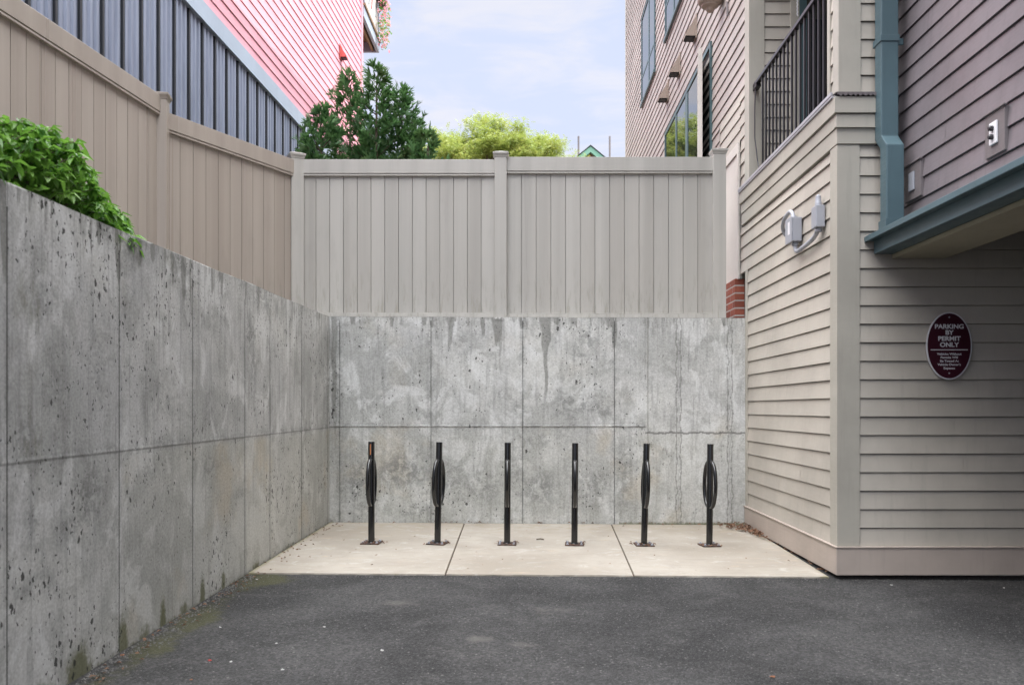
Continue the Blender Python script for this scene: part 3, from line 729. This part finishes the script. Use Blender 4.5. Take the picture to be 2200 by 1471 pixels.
# plum upper storey overhanging the driveway
XO = 2.62
mb = MB(); siding(mb, (XO, -7), (XO, 6.06), 2.30, ZR, .134, NL); mb.build('overhang_wall', 'plum', apt)
mb = MB(); mb.box(XO + .012, 12, -7, 6.05, 2.705, ZR); mb.box(XO - .05, 12.4, -7.05, 6.057, ZR + .001, ZR + .12); mb.build('overhang_core', 'plumtrim', apt)
mb = MB(); mb.box(2.42, 2.55, -7, 6.015, 2.252, 2.345); mb.box(2.375, 2.64, -7, 6.03, 2.3455, 2.362); mb.box(2.358, 2.375, -7, 6.03, 2.338, 2.376)
mb.build('fascia_beam', 'teal', apt, bevel=.003)
mb = MB(); mb.box(2.5505, 2.92, -7, 6.02, 2.222, 2.25); mb.box(2.90, 2.92, -7, 6.02, 2.2505, 2.70); mb.build('soffit', 'soffit', apt)
mb = MB(); mb.box(2.9205, 12, -7, 6.02, 2.70, 2.7045); mb.box(9, 9.1, -7, 6.02, -.3, 2.6995); mb.box(2.7, 8.9995, -7.1, -7.0, -.3, 2.6995); mb.build('carport_ceiling_and_added_walls', 'darkceil', apt)  # ceiling plus unseen end walls, added to keep the carport dark
d = MB()
def rect(x0, x1, y0, y1, z): return [(x0, y0, z), (x1, y0, z), (x1, y1, z), (x0, y1, z)]
d.loft([rect(2.42, 2.54, 5.89, 6.0, ZR), rect(2.42, 2.54, 5.89, 6.0, 3.04), rect(2.42, 2.54, 5.80, 5.91, 2.955), rect(2.42, 2.54, 5.80, 5.91, 2.377)])
ds = d.build('downspout', 'teal', apt, bevel=.008)
d = MB(); d.box(2.414, 2.546, 5.884, 6.02, 3.69, 3.735); d.box(2.546, 2.60, 5.95, 5.965, 3.69, 3.735); d.build('strap', 'teal', ds, bevel=.003)
d = MB(); d.box(2.412, 2.548, 5.792, 5.918, 2.378, 2.455); d.build('collar', 'teal', ds, bevel=.003)
d = MB(); d.lathe((2.556, 5.958, 3.712), [(.010, 0), (.010, .008), (.003, .012)], (0, -1, 0), 8); d.build('screw', 'steel', ds)
def outlet(y, z, kind):
    k = MB(); wv = .12 if kind == 'switch' else .10; x = XO - .03
    k.box(x, XO - .001, y - wv, y + wv, z - .12, z + .12); k.box(x - .012, x + .01, y - wv - .012, y + wv + .012, z + .1205, z + .130)
    o = k.build('outlet_block', 'plumtrim', apt, bevel=.003)
    k = MB(); k.box(x - .012, x - .0005, y - .038, y + .038, z - .062, z + .062); k.build('cover_plate', 'white' if kind == 'socket' else 'steel', o, bevel=.004)
    if kind == 'socket':
        for dz in (-.022, .026):
            k = MB(); k.lathe((x - .012, y, z + dz), [(.015, 0), (.015, .018), (.009, .024)], (-1, 0, 0), 14); k.build('knob', 'black', o)
outlet(5.79, 2.70, 'switch'); outlet(4.77, 2.70, 'socket')

# ------------------------------------------------------------------ parking sign
SX, SZ, SY = (2037 - PX) * 6.02 / F, H - (743 - PY) * 6.02 / F, 6.012
sg = empty('parking_sign', (SX, SY, SZ - .235)); tag(sg, 'oval maroon parking permit sign with pale rim on the clapboard wall under the overhang', 'sign')
def oval(mb, rx, rz, y0, y1, hole=None, k=72):
    ring = lambda s, y: [(SX + math.cos(2 * math.pi * j / k) * rx * s, y, SZ + math.sin(2 * math.pi * j / k) * rz * s) for j in range(k)]
    mb.loft([ring(1, y1), ring(1, y0)])
k = MB(); oval(k, .160, .236, SY - .006, SY); k.build('rim', 'signwhite', sg)
k = MB(); oval(k, .151, .227, SY - .008, SY - .0061); k.build('face', 'maroon', sg)
def text(body, size, x, y, z, parent, name='lettering', bold=0., wide=1.12):
    cu = bpy.data.curves.new(name, 'FONT'); cu.body = body; cu.size = size; cu.align_x = 'CENTER'; cu.align_y = 'CENTER'; cu.offset = bold; cu.extrude = .0008
    t = bpy.data.objects.new(name, cu); COL.objects.link(t); bpy.context.view_layer.update()
    me = bpy.data.meshes.new_from_object(t.evaluated_get(bpy.context.evaluated_depsgraph_get()))
    COL.objects.unlink(t); bpy.data.objects.remove(t)
    me.transform(Matrix.Scale(wide, 4, Vector((1, 0, 0)))); me.transform(Matrix.Rotation(R(90), 4, 'X')); me.transform(Matrix.Translation(Vector((x, y, z)) - org(parent)))
    me.materials.clear(); me.materials.append(M['signwhite']); o = bpy.data.objects.new(name, me); COL.objects.link(o); o.parent = parent; return o
pz = lambda zy: SZ + (808 - zy) * .1768 * 6.02 / F      # rows measured on the photograph's sign
for body, row, size in (('PARKING', 577, .0435), ('BY', 650, .0435), ('PERMIT', 723, .0435), ('ONLY', 797, .0435), ('Vehicles Without', 908, .0215), ('Permits Will', 950, .0215), ('Be Towed At', 993, .0215), ("Vehicle Owner's", 1036, .0215), ('Expense', 1080, .0215)):
    text(body, size, SX, SY - .0085, pz(row), sg, bold=.0012 if size > .03 else .0005)
k = MB(); k.box(SX - .130, SX + .130, SY - .0095, SY - .0081, pz(862), pz(851)); k.build('rule_line', 'signwhite', sg)
for zy in (462, 1140):
    k = MB(); k.lathe((SX, SY - .0081, pz(zy)), [(.006, 0), (.005, .003), (.001, .004)], (0, -1, 0), 10); k.build('screw', 'steel', sg)

# ------------------------------------------------------------------ junction boxes and conduit on the side wall
jb = empty('junction_box', (XR - .02, 6.88, 2.45)); tag(jb, 'grey galvanized junction boxes joined by bent conduit on the clapboard side wall', 'electrical box')
k = MB(); k.box(XR - .095, XR - .018, 6.80, 6.96, 2.50, 2.69); bx = k.build('box', 'steel', jb, bevel=.006)
k = MB(); k.box(XR - .103, XR - .0955, 6.795, 6.965, 2.495, 2.695); k.build('cover', 'steel', bx, bevel=.004)
k = MB(); k.box(XR - .100, XR - .0965, 6.99 - .17, 6.99 - .09, 2.53, 2.60); k.box(XR - .1045, XR - .1035, 6.84, 6.89, 2.56, 2.66); k.build('sticker', 'white', bx)
k = MB(); k.box(XR - .085, XR - .018, 6.27, 6.38, 2.50, 2.66); k.build('box', 'steel', jb, bevel=.006)
def arc(p0, p1, p2, k=10):
    p0, p1, p2 = map(Vector, (p0, p1, p2)); return [p0 * (1 - t) ** 2 + p1 * 2 * t * (1 - t) + p2 * t * t for t in [i / k for i in range(k + 1)]]
k = MB(); k.tube(arc((XR - .055, 6.90, 2.70), (XR - .06, 6.92, 2.80), (XR - .06, 7.08, 2.755)) + arc((XR - .06, 7.10, 2.75), (XR - .06, 7.26, 2.70), (XR - .012, 7.24, 2.63)), .017, 10); k.build('conduit', 'steel', jb, smooth=True)
k = MB(); k.tube(arc((XR - .055, 6.86, 2.49), (XR - .055, 6.86, 2.40), (XR - .055, 6.74, 2.415)) + arc((XR - .055, 6.70, 2.42), (XR - .055, 6.34, 2.43), (XR - .05, 6.33, 2.50)), .017, 10); k.build('conduit', 'steel', jb, smooth=True)
for c, ax in (((XR - .055, 6.90, 2.69), (0, 0, 1)), ((XR - .055, 6.86, 2.47), (0, 0, 1)), ((XR - .05, 6.325, 2.47), (0, 0, 1))):
    k = MB(); k.lathe(c, [(.024, 0), (.026, .004), (.026, .022), (.022, .028)], ax, 10); k.build('fitting', 'steel', jb, smooth=True)
k = MB(); k.lathe((XR - .05, 6.325, 2.66), [(.024, 0), (.026, .02), (.022, .03), (.02, .075), (.008, .085)], k=10); k.build('fitting', 'steel', jb, smooth=True)

# ------------------------------------------------------------------ coral building at left
NB = Vector((1, -.036)).normalized()
def XP(y): return -4.0 + .036 * y
pb = empty('coral_building', (-6, 12, 1.93)); tag(pb, 'coral pink clapboard building over blue-grey ribbed metal cladding, beyond the left fence', 'building')
YP = 17.4
YW = 11.2                                              # near part's unseen top kept low, shaped to let in side light
mb = MB(); siding(mb, (XP(.5), .5), (XP(YW), YW), 5.71, 5.71 + .145 * 8, .145, NB, bot=.016, g=.008); siding(mb, (XP(YW), YW), (XP(YP - .13), YP - .13), 5.71, 10.64, .145, NB, bot=.016, g=.008); mb.build('upper_wall', 'pink', pb)
mb = MB(); mb.box(XP(YP) - .12, XP(YP) + .022, YP - .13, YP + .02, 5.71, 10.64); mb.build('corner_board', 'pink', pb)
mb = MB()
A_, B_ = Vector((XP(.5), .5)), Vector((XP(YP), YP)); L_ = (B_ - A_).length; u_ = (B_ - A_) / L_
def band(mb, o0, o1, z0, z1):
    q = []
    for z in (z0, z1):
        for o in (o0, o1):
            for a in (0, L_): q.append((A_.x + u_.x * a + NB.x * o, A_.y + u_.y * a + NB.y * o, z))
    mb.add(q, [(0, 2, 3, 1), (4, 5, 7, 6), (0, 1, 5, 4), (2, 6, 7, 3), (0, 4, 6, 2), (1, 3, 7, 5)])
band(mb, -.02, .045, 5.49, 5.705); band(mb, -.02, .06, 5.475, 5.4895); mb.build('trim_band', 'flash', pb)
# ribbed metal: each pan has fine ribs and a raised dark strip beside it
pw = .35
mb = MB(); md = MB(); n_p = int(L_ / pw)
def wp(a, o, z): return (A_.x + u_.x * a + NB.x * o, A_.y + u_.y * a + NB.y * o, z)
for i in range(n_p):
    a = i * pw; x = a + .03; q = [(a + .01, 0.)]
    for j in range(3): q += [(x, 0.), (x + .012, .020), (x + .048, .020), (x + .060, 0.)]; x += .100
    q.append((a + pw - .005, 0.))
    mb.loft([[wp(p, o, z) for p, o in q] for z in (1.9, 5.474)], closed=False)
    md.loft([[wp(p, o, z) for p, o in ((a - .016, -.02), (a - .016, .024), (a + .016, .024), (a + .016, -.02))] for z in (1.9, 5.473)])
mo_ = mb.build('metal_cladding', 'corr', pb); md.build('standing_seam', 'corrdark', mo_)
Y0 = .5
mb = MB()
for ya, yb_, zt in ((Y0, YW - .001, 6.87), (YW, YP, 10.64)):
    mb.add([(XP(ya) - .05, ya, 1.9), (XP(yb_) - .05, yb_, 1.9), (-12, yb_, 1.9), (-12, ya, 1.9), (XP(ya) - .05, ya, zt), (XP(yb_) - .05, yb_, zt), (-12, yb_, zt), (-12, ya, zt)],
           [(0, 1, 5, 4), (1, 2, 6, 5), (2, 3, 7, 6), (3, 0, 4, 7), (4, 5, 6, 7)])
mb.build('building_core', 'pink', pb)
mb = MB(); mb.box(-12.1, XP(YW) + .06, Y0 - .1, YW - .002, 6.875, 7.0); mb.box(-12.1, XP(YP) + .06, YW + .001, YP + .06, 10.645, 10.8); mb.build('roof_edge', 'flash', pb)
hood(XP(15.65) + .018, 15.65, 7.55, .9, 'vent_hood', 'red', pb, 1)
# its balcony, beyond the far corner
bx1 = -3.34; by0, by1 = YP + .03, 19.25
mb = MB(); mb.box(bx1 - .06, bx1, by0, by1, 9.14, 9.36); mb.box(bx1 - 3, bx1 - .0605, by1 - .05, by1, 9.14, 9.36); bal = mb.build('balcony', 'flash', pb)
mb = MB(); mb.box(bx1 - 3, bx1 + .03, by0, by1 + .03, 9.361, 9.40); mb.build('deck', 'wood', bal)
for i in range(6):
    k = MB(); x = bx1 - .14 - i * .3; k.box(x - .025, x + .025, by0, by1 - .051, 9.16, 9.36); k.build('joist', 'wood', bal)
k = MB(); k.box(bx1 - .03, bx1 + .0, by0, by1, 10.35, 10.40)
for i in range(14): y = by0 + .07 + i * .135; k.box(bx1 - .022, bx1 - .008, y - .008, y + .008, 9.401, 10.3495)
k.build('railing', 'black', bal)
k = MB(); k.box(bx1 + .004, bx1 + .012, by0 + .06, by1 - .25, 9.46, 10.3); bn = k.build('banner', 'paper', bal)
for i, (y, z, m) in enumerate(((17.7, 9.75, 'redscrap'), (18.0, 9.95, 'teal'), (18.2, 9.65, 'redscrap'), (18.5, 10.0, 'redscrap'), (18.7, 9.7, 'teal'), (17.9, 9.6, 'teal'))):
    k = MB(); k.tube([(bx1 + .013, y, z), (bx1 + .013, y + .06, z + .18), (bx1 + .013, y + .02, z + .3)], .018, 5); k.build('painted_stroke', m, bn)
fb_ = empty('flower_basket', (bx1 + .12, by1 - .1, 9.2)); tag(fb_, 'trailing pink flowers in a box hung on the coral building balcony rail', 'plant')
k = MB(); k.box(bx1 + .03, bx1 + .16, by1 - .5, by1, 10.1, 10.28); k.build('planter', 'black', fb_)
k = MB(); g_ = MB()
for i in range(420):
    z = random.uniform(9.2, 10.6); y = random.uniform(by1 - .55, by1 + .12); x = bx1 + random.uniform(.03, .24) * (1 if z > 9.5 else .8)
    dv = Vector((random.uniform(.1, 1), random.uniform(-1, 1), random.uniform(-1, .6)))
    leaf(k if random.random() < .5 else g_, (x, y, z), dv, (0, 0, 1), random.uniform(.05, .09), .05)
k.build('blossom', 'flower', fb_); g_.build('foliage', 'shrub', fb_)

# ------------------------------------------------------------------ far gabled house
gh = empty('gabled_house', (5.2, 46, 1.93)); tag(gh, 'far brick house whose green trimmed gable peeks over the fence', 'building')
GY = 45.0; gxc = (1268 - PX) * GY / F; gza = H - (318 - PY) * GY / F; hw = 4.5; sl_ = .82
mb = MB(); mb.add([(gxc - hw, GY, 1.9), (gxc + hw, GY, 1.9), (gxc + hw, GY, gza - hw * sl_ - .1), (gxc, GY, gza - .1), (gxc - hw, GY, gza - hw * sl_ - .1),
                   (gxc - hw, GY + 9, 1.9), (gxc + hw, GY + 9, 1.9), (gxc + hw, GY + 9, gza - hw * sl_ - .1), (gxc, GY + 9, gza - .1), (gxc - hw, GY + 9, gza - hw * sl_ - .1)],
                  [(0, 1, 2, 3, 4), (5, 9, 8, 7, 6), (0, 4, 9, 5), (1, 6, 7, 2)]); mb.build('wall', 'farbrick', gh)
for s in (-1, 1):
    mb = MB(); q = []
    for y in (GY - .3, GY - .02):
        q += [(gxc, y, gza), (gxc + s * (hw + .4), y, gza - (hw + .4) * sl_), (gxc + s * (hw + .4), y, gza - (hw + .4) * sl_ - .3), (gxc, y, gza - .3)]
    mb.add(q, [(0, 1, 2, 3), (4, 7, 6, 5), (0, 4, 5, 1), (3, 2, 6, 7)]); mb.build('gable_trim', 'greentrim', gh)
    mb = MB(); mb.add([(gxc, GY - .35, gza + .06), (gxc + s * (hw + .5), GY - .35, gza - (hw + .5) * sl_ + .06), (gxc + s * (hw + .5), GY + 9, gza - (hw + .5) * sl_ + .06), (gxc, GY + 9, gza + .06)], [(0, 1, 2, 3)]); mb.build('roof', 'slate', gh)
for px in (1243, 1310):
    x = (px - PX) * (GY + 1) / F; mb = MB(); mb.tube([(x, GY + 1, gza - 2.2), (x, GY + 1, H - (293 - PY) * (GY + 1) / F)], .05, 8); mb.build('roof_pipe', 'plumtrim', gh)

# ------------------------------------------------------------------ trees and shrub
def arborvitae(px, py, Y, hwpx, label):
    x0 = (px - PX) * Y / F; zt = H - (py - PY) * Y / F; zb = 1.95; hw_ = hwpx * Y / F
    t = empty('arborvitae', (x0, Y, 1.93)); tag(t, label, 'tree', 'arborvitae trees behind the fence')
    k = MB(); lean = random.uniform(-.03, .03)
    k.tube([(x0, Y, zb - .05), (x0 + lean, Y, (zb + zt) / 2), (x0 + lean * 1.5, Y, zt - .1)], .05, 7, [.06, .03, .008])
    c = MB(); Ht = zt - zb
    nbr = int(165 * (hw_ / .5)) + 70
    for i in range(nbr):
        f = random.random() ** .75                           # 0 bottom .. 1 top
        z = zb + .35 * Ht + f * .65 * Ht if random.random() < .8 else zb + random.random() * .4 * Ht
        fr = (zt - z) / Ht
        rad = hw_ * min(1.15, fr / .40) ** .8 * random.choice((random.uniform(.3, .8), random.uniform(.7, 1.1), random.uniform(.9, 1.5)))
        a = random.uniform(0, 2 * math.pi); ca, sa = math.cos(a), math.sin(a)
        cx = x0 + lean * (z - zb) / Ht
        tip = Vector((cx + ca * rad, Y + sa * rad, z + rad * random.uniform(.3, .8)))
        bs = Vector((cx, Y, z - rad * .25)); d = tip - bs
        if i % 4 == 0: k.tube([bs, bs + d * .6, tip], .006, 4, [.008, .005, .002])
        ns = max(3, int(d.length / .045))
        for s in range(ns):
            tt = .42 + .60 * (s + random.random()) / ns; p = bs + d * tt
            dd = (d.normalized() + Vector((random.gauss(0, .5), random.gauss(0, .5), random.gauss(.15, .4)))).normalized()
            side = dd.cross(Vector((random.gauss(0, 1), random.gauss(0, 1), random.gauss(0, 1)))).normalized()
            L = random.uniform(.10, .23); tone = random.random()
            for j in range(-3, 4):                          # a flat fan spray of scale leaves
                q = p + dd * L * (.12 + .11 * abs(j)); dj = (dd + side * j * .30).normalized(); l = L * (.75 - .09 * abs(j)); wv = dd.cross(side) * .004 + side * .011
                e = q + dj * l
                c.add([q, q + dj * l * .55 + wv, e, q + dj * l * .55 - wv], [(0, 1, 2, 3)], tone)
    k.build('trunk', 'bark', t); c.build('crown', 'arbor', t)
for px, py, Y, hwp, lab in ((696, 245, 11.0, 70, 'short dark arborvitae left of the tall pair, against the ribbed metal cladding'),
                            (748, 168, 11.9, 66, 'tall reddish-tipped arborvitae in front of the coral wall'),
                            (806, 148, 11.3, 62, 'tallest arborvitae, its pointed top against the sky beside the coral corner'),
                            (860, 200, 11.6, 84, 'broad arborvitae between the tallest one and the yellow-green tree'),
                            (915, 296, 11.2, 62, 'low arborvitae at the foot of the yellow-green crown')):
    arborvitae(px, py, Y, hwp, lab)

def crown_tree(x0, Y, ztop, rx, label, n=46000):
    random.seed(23); t = empty('locust_tree', (x0, Y, 1.93)); tag(t, label, 'tree')
    k = MB(); c = MB(); zc = ztop - 2.4
    k.tube([(x0, Y, 1.9), (x0 + .1, Y, 4.5), (x0, Y + .1, 6.8)], .2, 9, [.24, .18, .14])
    cl = []
    for i in range(240):
        a = random.uniform(0, 2 * math.pi); f = math.sqrt(random.random()); h = random.random()
        p = Vector((x0 + math.cos(a) * rx * f, Y + math.sin(a) * rx * .9 * f, zc + (1 - f * f * .75) * 2.05 * (.25 + .75 * h) + random.uniform(-.35, .40)))
        p.z -= .13 * max(0, p.x - x0) ** 1.2 + random.uniform(0, .45) - random.choice((0, 0, 0, .15, .42))
        cl.append(p); m = Vector((x0 + (p.x - x0) * .45, Y + (p.y - Y) * .45, 6.6 + (p.z - 6.6) * .62))
        k.tube([(x0, Y + .1, 6.5 + random.uniform(-1.3, .2)), m, p], .03, 5, [.06, .035, .01])
    for i in range(n):
        p = random.choice(cl); r_ = random.gauss(0, .34)
        q = p + Vector((random.gauss(0, .20), random.gauss(0, .20), random.gauss(0, .11)))
        d_ = Vector((random.gauss(0, 1), random.gauss(0, 1), random.gauss(-.1, .6))).normalized(); tone = random.random()
        s_ = d_.cross(Vector((0, 0, 1)) + Vector((random.gauss(0, .4), random.gauss(0, .4), 0)))
        if s_.length < .01: continue
        s_.normalize(); L = random.uniform(.14, .26)
        for j in range(3):                                  # a pinnate leaf: leaflets in pairs
            b = q + d_ * L * (.15 + .3 * j); wv = s_ * .034; l2 = d_ * .022
            c.add([b, b + wv + l2 * .2, b + wv * 1.25 + l2, b + l2 * 1.1], [(0, 1, 2, 3)], tone); c.add([b, b + l2 * 1.1, b - wv * 1.25 + l2, b - wv + l2 * .2], [(0, 1, 2, 3)], tone)
    k.build('trunk', 'bark', t); c.build('crown', 'locust', t)
crown_tree((1068 - PX) * 30 / F, 30, H + (PY - 250) * 30 / F, 3.5, 'yellow-green tree whose rounded crown rises beyond the back fence')

sb = empty('shrub', (-2.75, 3.6, 1.93)); tag(sb, 'leafy bright green shrub spilling over the left concrete wall', 'shrub')
k = MB(); c = MB()
for i in range(620):
    x = -2.03 - .66 * random.random() ** 1.15; dx = -2.1 - x
    y = random.uniform(2.7, 4.50 + 1.75 * dx); yy = y - 1.75 * dx
    T = 2.37 + .42 * dx - (.34 * max(0, (yy - 3.85) / .7) ** 1.8 if yy > 3.85 else 0) + .05 * math.sin(y * 7 + x * 9)
    uu = random.random() ** .55; zt = 1.99 + (T - 1.99) * uu
    t_ = Vector((x, y, zt)); b = Vector((x * .5 - 2.5 * .5 - .05, y - .1 + random.gauss(0, .1), 1.92))
    pts = arc(b, (b + t_) / 2 + Vector((random.gauss(0, .03), random.gauss(0, .03), .12)), t_ + Vector((.03, random.gauss(0, .03), -.01)), 6)
    k.tube(pts, .004, 5, [.005, .004, .004, .003, .003, .002, .002])
    for s in range(random.randint(15, 21)):
        f = 1 - .75 * random.random() ** 1.6 if s > 3 else 1.0
        jx = min(5, int(f * 6)); p = pts[jx].lerp(pts[jx + 1], f * 6 - jx) if jx < 6 else pts[-1]
        a = random.uniform(0, 2 * math.pi); d_ = Vector((math.cos(a), math.sin(a), random.uniform(-.7, .6)))
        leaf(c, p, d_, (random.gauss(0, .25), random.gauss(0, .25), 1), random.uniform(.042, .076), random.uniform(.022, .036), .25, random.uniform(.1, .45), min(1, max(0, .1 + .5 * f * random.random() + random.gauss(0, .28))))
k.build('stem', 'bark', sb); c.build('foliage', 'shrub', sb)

# ------------------------------------------------------------------ bike racks
RYY = 7.33
def rack_proto():
    r = empty('bike_rack', (0, 0, 0))
    k = MB(); k.lathe((0, 0, 0), [(.0275, .004), (.0275, .862), (.0262, .866), (.001, .8665)], k=24); k.build('post', 'blackpaint', r, True)
    for s in (-1, 1):
        pts = []
        for i in range(25):
            a = math.pi * i / 24; pts.append((0, s * (.012 + .125 * math.sin(a) ** .8), .52 + .195 * math.cos(a)))
        k = MB(); k.tube(pts, .0165, 12); k.build('loop', 'blackpaint', r, True)
    k = MB(); k.box(-.080, .080, -.080, .080, 0, .009); bp = k.build('base_plate', 'rust', r, bevel=.003)
    k = MB(); k.lathe((0, 0, 0), [(.036, .0092), (.034, .013), (.029, .016)], k=24); k.build('weld', 'blackpaint', bp)
    for a in (45, 135, 225, 315):
        k = MB(); k.lathe((.085 * math.cos(R(a)) * .98, .085 * math.sin(R(a)) * .98, .0092), [(.013, 0), (.013, .003), (.009, .003), (.009, .012), (.005, .015)], k=8); k.build('bolt', 'steel', bp)
    return r
proto = rack_proto()
def copy_tree(o, parent=None):
    c = o.copy(); COL.objects.link(c); c.parent = parent
    for ch in list(o.children): copy_tree(ch, c)
    return c
racks = [(798, 1169, -3, 0, 'black bike rack post with an orange mark near its top, nearest the left wall'),
         (940, 1171, -12, .016, 'black bike rack post standing just left of the first slab joint'),
         (1089.5, 1172, 0, .006, 'black bike rack post just right of the first slab joint, under the middle fence post'),
         (1234, 1173, -2.5, .007, 'black bike rack post on the middle slab, left of the second slab joint'),
         (1383.5, 1175, 2, .023, 'black bike rack post leaning right, just right of the second slab joint'),
         (1524, 1177, 8, .009, 'black bike rack post nearest the leaf pile and clapboard wall')]
for i, (px, py, ang, lean, lab) in enumerate(racks):
    o = proto if i == 0 else copy_tree(proto)
    x = (px - PX) * RYY / F; o.location = (x, RYY, gz(x, RYY) + .0105); o.rotation_euler = (0, math.atan2(lean, .866), R(ang))
    tag(o, lab, 'bike rack', 'black bike racks on the concrete pad')
k = MB(); x = 0.
for a in (-4, 4): pass
k.add([(math.sin(R(a)) * .0279 - .0015, -math.cos(R(a)) * .0279, z) for z in (.755, .845) for a in (-11, 0, 9)], [(0, 1, 4, 3), (1, 2, 5, 4)]); k.build('mark', 'orange', proto)  # thin orange strip on the front of the post

# ------------------------------------------------------------------ litter
k = MB()
def dry(mb, x, y, z, s=1.):
    a = random.uniform(0, 6.28)
    leaf(mb, (x, y, z + random.uniform(.003, .014)), (math.cos(a), math.sin(a), random.uniform(-.12, .25)), (random.gauss(0, .3), random.gauss(0, .3), 1), random.uniform(.03, .06) * s, random.uniform(.018, .032) * s, random.uniform(.1, .5), random.uniform(-.2, .3))
for i in range(170):
    y = random.triangular(7.6, YB - .02, 8.45); x = 2.13 - abs(random.gauss(0, .09 if y > 8.1 else .03)) * (2.2 if y > 8.35 else 1); dry(k, x, y, gz(x, y) + .012 + random.random() * .015)
for i in range(60):
    y = random.uniform(6.1, 7.8); dry(k, 2.17 + random.uniform(-.03, .06), y, gz(2.2, y) + .004, .8)
for i in range(30):
    x = random.uniform(XL + .03, 2.0); dry(k, x, YB - abs(random.gauss(0, .02)) - .01, gz(x, YB) + .010, .8)
tag(k.build('leaf_litter', 'dryleaf'), 'brown dry leaves gathered in the pad corner by the clapboard wall', 'leaves', kind='stuff')
k = MB()
for px, py, _, _, _ in racks:
    x = (px - PX) * RYY / F
    for j in range(9):
        a = random.uniform(0, 6.28); r_ = random.uniform(.08, .12) ; xx = x + math.cos(a) * r_; yy = RYY + math.sin(a) * r_ * .8; dry(k, xx, yy, gz(xx, yy) + .012, .7)
tag(k.build('leaf_crumbs', 'dryleaf'), 'dry leaf crumbs caught round the rack base plates', 'leaves', kind='stuff')
def scrap(px, py, s, m, name, label, cat, group=None):
    s *= .8
    Y = F * (H + .02) / (py - PY)
    for _ in range(3): X = (px - PX) * Y / F; Y = F * (H - gz(X, Y)) / (py - PY)
    X = (px - PX) * Y / F; z = gz(X, Y) + (.012 if Y > 6.06 else .002); mb = MB(); n = 7
    a0 = random.random() * 6; ring = [(X + math.cos(a0 + j * 6.283 / n) * s * random.uniform(.5, 1), Y + math.sin(a0 + j * 6.283 / n) * s * random.uniform(.4, .9), z + random.uniform(0, s * .25)) for j in range(n)]
    top = [(X + (p[0] - X) * .8, Y + (p[1] - Y) * .8, p[2] + s * random.uniform(.15, .4)) for p in ring]
    mb.loft([ring, top]); tag(mb.build(name, m), label, cat, group)
for px, py, s, m, nm, lb, ct in (
        (451, 1419, .017, 'redscrap', 'candy_wrapper', 'small red scrap lying on the asphalt near the left wall', 'litter'),
        (496, 1422, .014, 'paper', 'paper_scrap', 'white scrap on the asphalt just right of the red scrap', 'litter'),
        (594, 1383, .014, 'paper', 'paper_scrap', 'white scrap on the asphalt right of and farther than the red scrap', 'litter'),
        (607, 1439, .014, 'paper', 'paper_scrap', 'thin white scrap nearest the camera on the left asphalt', 'litter'),
        (697, 1347, .013, 'paper', 'paper_scrap', 'white scrap alone on the asphalt below the first bike rack', 'litter'),
        (821, 1398, .017, 'paper', 'paper_scrap', 'white scrap on the asphalt near the pale patch at the middle', 'litter'),
        (473, 1348, .012, 'paper', 'paper_scrap', 'white scrap close to the left wall foot', 'litter'),
        (552, 1245, .012, 'paper', 'paper_scrap', 'white crumb beside the mossy front corner of the pad', 'litter'),
        (1915, 1257, .014, 'paper', 'paper_scrap', 'white crumb on the asphalt in front of the skirt board', 'litter'),
        (2157, 1263, .013, 'paper', 'paper_scrap', 'white crumb on the asphalt at the far right', 'litter'),
        (2178, 1235, .022, 'paper', 'paper_scrap', 'crumpled white scrap caught under the skirt board at right', 'litter'),
        (263, 1408, .014, 'orangescrap', 'dry_leaf', 'orange leaf bit at the foot of the left wall', 'leaf'),
        (411, 1461, .012, 'orangescrap', 'dry_leaf', 'orange leaf bit on the asphalt at the bottom left edge', 'leaf'),
        (1660, 1455, .020, 'orangescrap', 'dry_leaf', 'brown curled leaf on the asphalt at the bottom right', 'leaf')):
    scrap(px, py, s, m, nm, lb, ct)
k = MB()
def stone(mb, x, y, z, r):
    q = [(x + random.uniform(.6, 1) * r * math.cos(a), y + random.uniform(.6, 1) * r * math.sin(a), z) for a in (0, 1.3, 2.5, 3.8, 5.1)]
    mb.loft([q, [(x + (p[0] - x) * .6, y + (p[1] - y) * .6, z + r * random.uniform(.5, .9)) for p in q]])
for i in range(900):
    y = random.uniform(2.6, 6.0); x = XL + .012 + abs(random.gauss(0, .07)); stone(k, x, y, gz(x, y) - .001, random.uniform(.003, .009))
for i in range(500):
    x = random.uniform(-1.9, 3.2); y = 6.03 - abs(random.gauss(0, .05)); stone(k, x, y, gz(x, y) - .001, random.uniform(.002, .006))
for i in range(500):
    x = random.uniform(-1.9, 4); y = random.uniform(3, 6); stone(k, x, y, gz(x, y) - .001, random.uniform(.002, .005))
tag(k.build('loose_grit', 'grit'), 'loose grey grit scattered on the asphalt and along the wall foot', 'grit', kind='stuff')
k = MB()
for i in range(140):
    y = random.uniform(2.8, 6.05) if i < 90 else random.uniform(6.1, 8.5); x = XL + .02 + abs(random.gauss(0, .08)); dry(k, x, y, gz(x, y) + (.009 if y > 6.05 else 0), .55)
for i in range(40):
    x = random.uniform(-1.8, 2); y = random.uniform(6.1, 8.5); dry(k, x, y, gz(x, y) + .010, .45)
tag(k.build('leaf_crumbs', 'dryleaf'), 'dry leaf crumbs along the foot of the left wall and over the pad', 'leaves', kind='stuff')
k = MB(); X = (1161 - PX) * 7.55 / F; z = gz(X, 7.55) + .018
k.tube([(X - .035, 7.55, z), (X, 7.555, z + .004), (X + .03, 7.545, z)], .006, 6); tag(k.build('twig', 'bark'), 'short dark twig lying on the middle slab', 'twig')
